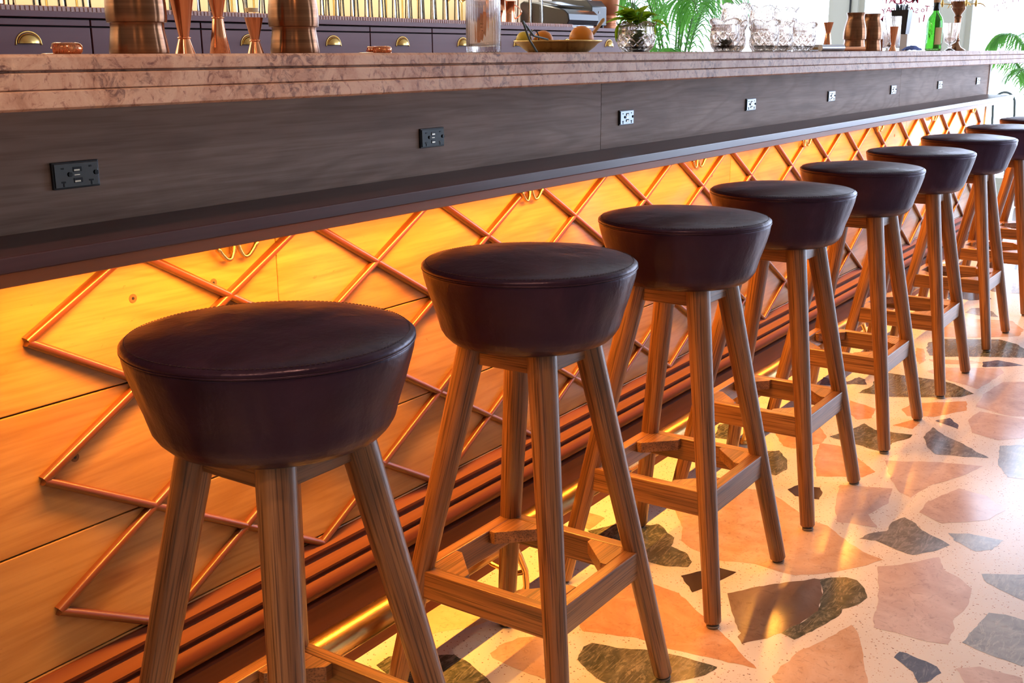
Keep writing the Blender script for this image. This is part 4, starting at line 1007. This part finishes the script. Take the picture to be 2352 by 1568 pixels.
for a, b in zip(edges, edges[1:]):
    ch(MB().b2((a+.0025, CY, 1.1600), (b-.0025, CY+.02, 1.1755)), 'fascia_rail', CABM, bc, bevel=.0008)
    d = MB().box((0, .01, 0), (b-a-.005, .02, .195)).build('drawer', CABM, bc, bevel=.001); d.location = ((a+b)/2-1.8, 0, 1.0585)
    d2 = MB().box((0, .01, 0), (b-a-.005, .02, .88)).build('door', CABM, bc, bevel=.001); d2.location = ((a+b)/2-1.8, 0, .515)
    if b > 4.8: continue
    h = cup_pull(d, 0).build('cup_pull', BRASS, d, smooth=60, fix=False); h.location = (0, 0, 1.116-1.0585)
# ribbed bar mat along the front of the worktop
mb = MB(); x = 1.0
mb.b2((1.0, 1.2818, CT), (4.27, 1.74, CT+.0105))
k = 0
while x < 4.262:
    mb.b2((x, 1.2795, CT+.0004), (x+.0075, 1.2865, CT+.0118)); mb.b2((x, 1.2865, CT+.0105), (x+.0075, 1.74, CT+.0125)); x += .0128
tag(mb.build('bar_mat', TREAD), 'long ribbed pink mat edge under the rows of glasses', 'mat')
GZ = CT+.0128
# glasses upside down
def highball(loc):
    r = thing('highball_glass', loc, 'x', 'glass')
    MB().lathe([(.0325, 0), (.0335, .001), (.0330, .010), (.0295, .128), (.0280, .134), (.0265, .134), (.0268, .122), (.0305, .010), (.0312, .001)], 28, capt=True, capb=False,
               fn=lambda q, z, a, i: (q*(1+.006*math.cos(12*a)), z)).build('body', THING, r, smooth=50)
    return r
hb0 = highball((.90, 1.325, GZ)); first = True
rows_ = [('front', 1.325, .0), ('second', 1.405, .036)]
for nm_, yy, off in rows_:
    x = 1.70+off
    while x < 4.10:
        if not (2.40 < x < 2.51 and nm_ == 'front') and not (3.74 < x < 4.0 and nm_ != 'third'):
            if first: o = hb0; first = False
            else: o = copy_tree(hb0)
            o.location = (x, yy, GZ); o['label'] = 'clear highball glass upside down in the %s row on the back bar' % nm_; o['group'] = 'highball glasses upside down, %s row' % nm_
        x += .073
# stemmed coupes behind, their bowls above the highballs
def coupe():
    r = thing('coupe_glass', (0, 0, 0), 'shallow gold tinted coupe glass in the rearmost row of the back bar', 'glass', 'coupe glasses in the rear row')
    MB().lathe([(.033, 0), (.034, .001), (.005, .006), (.0032, .012), (.0032, .085), (.008, .092), (.036, .104), (.046, .122), (.047, .140), (.0462, .140), (.045, .123), (.035, .106), (.001, .095)], 32).build('body', thin_glass('amber thin glass', (.96, .86, .55), 1.5), r, smooth=60)
    return r
cp0 = coupe(); first = True
for i in range(27):
    o = cp0 if i == 0 else copy_tree(cp0); o.location = (1.45+i*.0975, 1.60, GZ)
# votive candle glass
vt = thing('votive_candle', (2.452, 1.325, GZ), 'small glass with pale wax among the highball glasses', 'candle')
MB().lathe([(.022, 0), (.024, .001), (.029, .06), (.0275, .06), (.0225, .004), (.001, .004)], 32).build('glass', THING, vt, smooth=50)
MB().lathe([(.021, .0045), (.0225, .016), (.001, .0162)], 32).build('wax', WAX, vt, smooth=50)
# copper mugs
def mug(loc, rz, label, m=COPPER):
    r = thing('copper_mug', loc, label, 'mug', 'copper mugs on the back bar', rz=rz)
    MB().lathe([(.036, 0), (.039, .002), (.040, .03), (.038, .085), (.0395, .087), (.038, .088), (.0365, .085), (.0385, .03), (.036, .004), (.001, .004)], 40).build('body', m, r, smooth=50)
    pts = [(.039+.026*math.sin(PI*i/12), 0, .016+.056*i/12) for i in range(13)]
    mb = MB()
    for a, b in zip(pts, pts[1:]):
        d = Vector(b)-Vector(a); mb.box((Vector(a)+Vector(b))/2, (.002, .010, d.length+.0008), M=Matrix.Rotation(math.atan2(d.x, d.z), 3, 'Y'))
    mb.build('handle', m, r, smooth=60)
mug((1.602, 1.335, GZ), -.3, 'copper mug at the far left of the back bar')
mug((3.80, 1.36, GZ), -2.2, 'copper mug behind the near mixing glass, left of two')
mug((3.93, 1.40, GZ), -1.3, 'copper mug right of two, left of the black machine')
# black machine
cm = thing('receipt_printer', (4.44, 1.45, CT+.0125), 'glossy black machine at the right end of the back bar', 'machine', rz=.0)
mb = MB(); poly = [(-.13, .0), (-.14, .02), (-.135, .045), (-.115, .062), (-.09, .07), (.10, .105), (.12, .095), (.12, 0)]
mb.prism_x([(y, z) for y, z in poly], -.16, .10); mb.build('body', mat('glossy black shell', (.02, .022, .028), .16), cm, smooth=35, bevel=.004)
MB().prism_x([(-.10, .0), (-.10, .085), (-.07, .115), (.12, .125), (.12, 0)], .105, .24).build('paper_bay', mat('grey black shell', (.05, .055, .065), .3), cm, smooth=35, bevel=.004)
MB().box((.17, -.101, .06), (.012, .002, .010)).build('button', PAPER, cm)
MB().box((-.03, -.02, .094), (.20, .12, .004), M=Matrix.Rotation(.19, 3, 'X')).build('lid', BLACKP, cm, bevel=.001)
for sx in (-.13, .21):
    for sy in (-.09, .09): MB().lathe([(.010, -.012), (.010, .002)], 16, (sx, sy, 0)).build('foot', BLACKP, cm)
r = thing('copper_canister', (4.79, 1.42, CT), 'ringed copper canister right of the black machine', 'canister')
MB().lathe([(.055, 0), (.058, .002), (.058, .018), (.054, .020), (.054, .024), (.058, .026), (.058, .042), (.054, .044), (.054, .048), (.058, .050), (.058, .062), (.052, .066), (.060, .075), (.070, .16), (.070, .24), (.06, .25)], 48).build('body', mat('satin copper', (.62, .24, .11), .4, .6), r, smooth=40)
r = thing('copper_pot', (4.12, 1.66, CT+.0126), 'bright copper pot behind the black machine', 'pot')
MB().lathe([(.045, 0), (.052, .004), (.056, .06), (.052, .12), (.038, .15), (.040, .158), (.036, .158), (.034, .15), (.001, .148)], 48).build('body', COPPER, r, smooth=50)
MB().tube([(.05, 0, .13), (.085, 0, .125), (.09, 0, .08), (.056, 0, .05)], .004, 10).build('handle', BRASS, r, smooth=60)
# lamp over the back bar: a shelf with light below
shf = thing('glass_shelf', (1.7, 1.62, 1.66), 'upper back bar shelf with a light below, above the picture', 'shelf')
ch(MB().b2((-1.2, 1.46, 1.66), (4.5, 1.775, 1.685)), 'board', CABM, shf)
area('back_bar_light', (1.7, 1.60, 1.655), (1.7, 1.60, 0), 5.6, .10, BACKP, (1, .86, .64))

# ================================================================ CEILING LAMPS
def pendant(x, y, p, c):
    r = thing('pendant_lamp', (x, y, 3.25), 'brass dome pendant hanging over the bar near the camera', 'lamp', 'pendant lamps over the bar')
    MB().tube([(0, 0, 0), (0, 0, -.75)], .004, 8).build('cord', BLACKP, r)
    MB().lathe([(.02, -.75), (.05, -.77), (.13, -.83), (.16, -.90), (.155, -.90), (.125, -.835), (.045, -.78), (.015, -.76)], 40, capb=False, capt=False).build('shade', BRASS, r, smooth=50)
    l = bpy.data.lights.new('pendant_light', 'SPOT'); l.energy = p; l.color = c; l.shadow_soft_size = .05; l.spot_size = math.radians(128); l.spot_blend = .6
    o = bpy.data.objects.new('pendant_light', l); COL.objects.link(o); o.location = (x, y, 3.25-.88)
for x, y in ((-1.4, -1.0), (-.4, -1.05), (.6, -1.1)): pendant(x, y, PENP, (1, .58, .32))

# ================================================================ PLANTS AND FAR THINGS
def palm(name, loc, label, fronds, seed, pot=.3):
    r = thing(name, loc, label, 'plant', 'palms by the windows'); rn = random.Random(seed)
    MB().lathe([(.13*pot/.3, 0), (.16*pot/.3, .01), (.20*pot/.3, .30), (.21*pot/.3, .31), (.18*pot/.3, .31), (.17*pot/.3, .27), (.002, .27)], 40).build('pot', POTM, r, smooth=40)
    for (yaw, rise, reach, droop, L, lw) in fronds:
        pts = []; n = 26
        for i in range(n+1):
            t = i/n
            hx = reach*(t**1.5); hz = .27+rise*(1-(1-t)**1.7)-droop*t**3.2
            pts.append(Vector((hx*math.cos(yaw), hx*math.sin(yaw), hz)))
        fr_ = MB().tube(pts, [.009*(1-.8*i/n)+.001 for i in range(n+1)], 7).build('frond', STEM, r, smooth=60)
        mb = MB(); sd = Vector((-math.sin(yaw), math.cos(yaw), 0))
        for i in range(5, n*2):
            t = i/(n*2)
            if t < .36: continue
            f = t*n; j = int(f); p = pts[j].lerp(pts[min(j+1, n)], f-j); tg_ = (pts[min(j+1, n)]-pts[j]).normalized()
            for s in (-1, 1):
                ln = L*(math.sin(PI*min(1, (t-.30)/.75))**.6)*rn.uniform(.85, 1.1)
                d0 = (sd*s*.8+tg_*.75+Vector((0, 0, .10))).normalized(); m_ = 7; vs = []; up = Vector((0, 0, 1))
                q = p.copy(); dcur = d0.copy(); wv = tg_
                for k2 in range(m_+1):
                    u = k2/m_; w = lw*math.sin(PI*(.12+.88*u))**.7*(1-u*.2)
                    if k2 == m_: w = .0006
                    wd = dcur.cross(up).normalized() if abs(dcur.z) < .99 else wv
                    vs += [q+wd*w, q-Vector((0, 0, w*.35)), q-wd*w]
                    q = q+dcur*(ln/m_); dcur = (dcur+Vector((0, 0, -.30*(1+u)))).normalized()
                fs = []
                for k2 in range(m_): fs += [(k2*3, k2*3+1, k2*3+4, k2*3+3), (k2*3+1, k2*3+2, k2*3+5, k2*3+4)]
                mb.add(vs, fs)
        mb.build('leaflets', PALM, fr_, smooth=60, fix=False)
    return r
palm('potted_palm', (6.95, 2.12, 0), 'tall potted palm with drooping leaves beyond the back bar, left of the tumblers',
     [(a, rise, reach, droop, .40, .010) for a, rise, reach, droop in ((-2.4, 1.40, .50, .35), (-1.6, 1.6, .40, .2), (2.7, 1.55, .50, .35), (.3, 1.7, .35, .15), (-.7, 1.5, .45, .4), (1.5, 1.7, .45, .2), (-2.9, 1.0, .5, .20),
      (-2.0, 1.85, .25, .1), (2.2, 1.3, .4, .2))], 4)
palm('potted_palm', (8.55, .05, 0), 'potted palm at the right edge, its leaves arching past the counter end',
     [(a, rise, reach, droop, .24, .009) for a, rise, reach, droop in ((2.1, 1.15, .42, .30), (1.5, 1.0, .48, .3), (-.4, 1.2, .4, .3), (-1.7, 1.05, .45, .35), (2.9, .85, .5, .2), (.6, 1.1, .4, .2), (-2.4, 1.2, .3, .3))], 9, .24)
hc = thing('bistro_chair', (7.35, -.02, 0), 'slim metal bistro chair with an arched back beyond the shelf end', 'chair', rz=-.9)
MB().tube([(-.07, .2, .45), (-.07, .22, .70)]+[(.07*-math.cos(PI*i/12), .23, .765+.07*math.sin(PI*i/12)) for i in range(13)]+[(.07, .22, .70), (.07, .2, .45)], .007, 10).build('backrest', IRON, hc, smooth=60)
MB().lathe([(.19, .445), (.195, .45), (.195, .462), (.18, .468)], 40).build('seat', IRON, hc, smooth=40)
for sx, sy in ((-1, -1), (1, -1), (1, 1), (-1, 1)): MB().tube([(sx*.13, sy*.13, .448), (sx*.18, sy*.18, .002)], .009, 10).build('leg', IRON, hc, smooth=60)
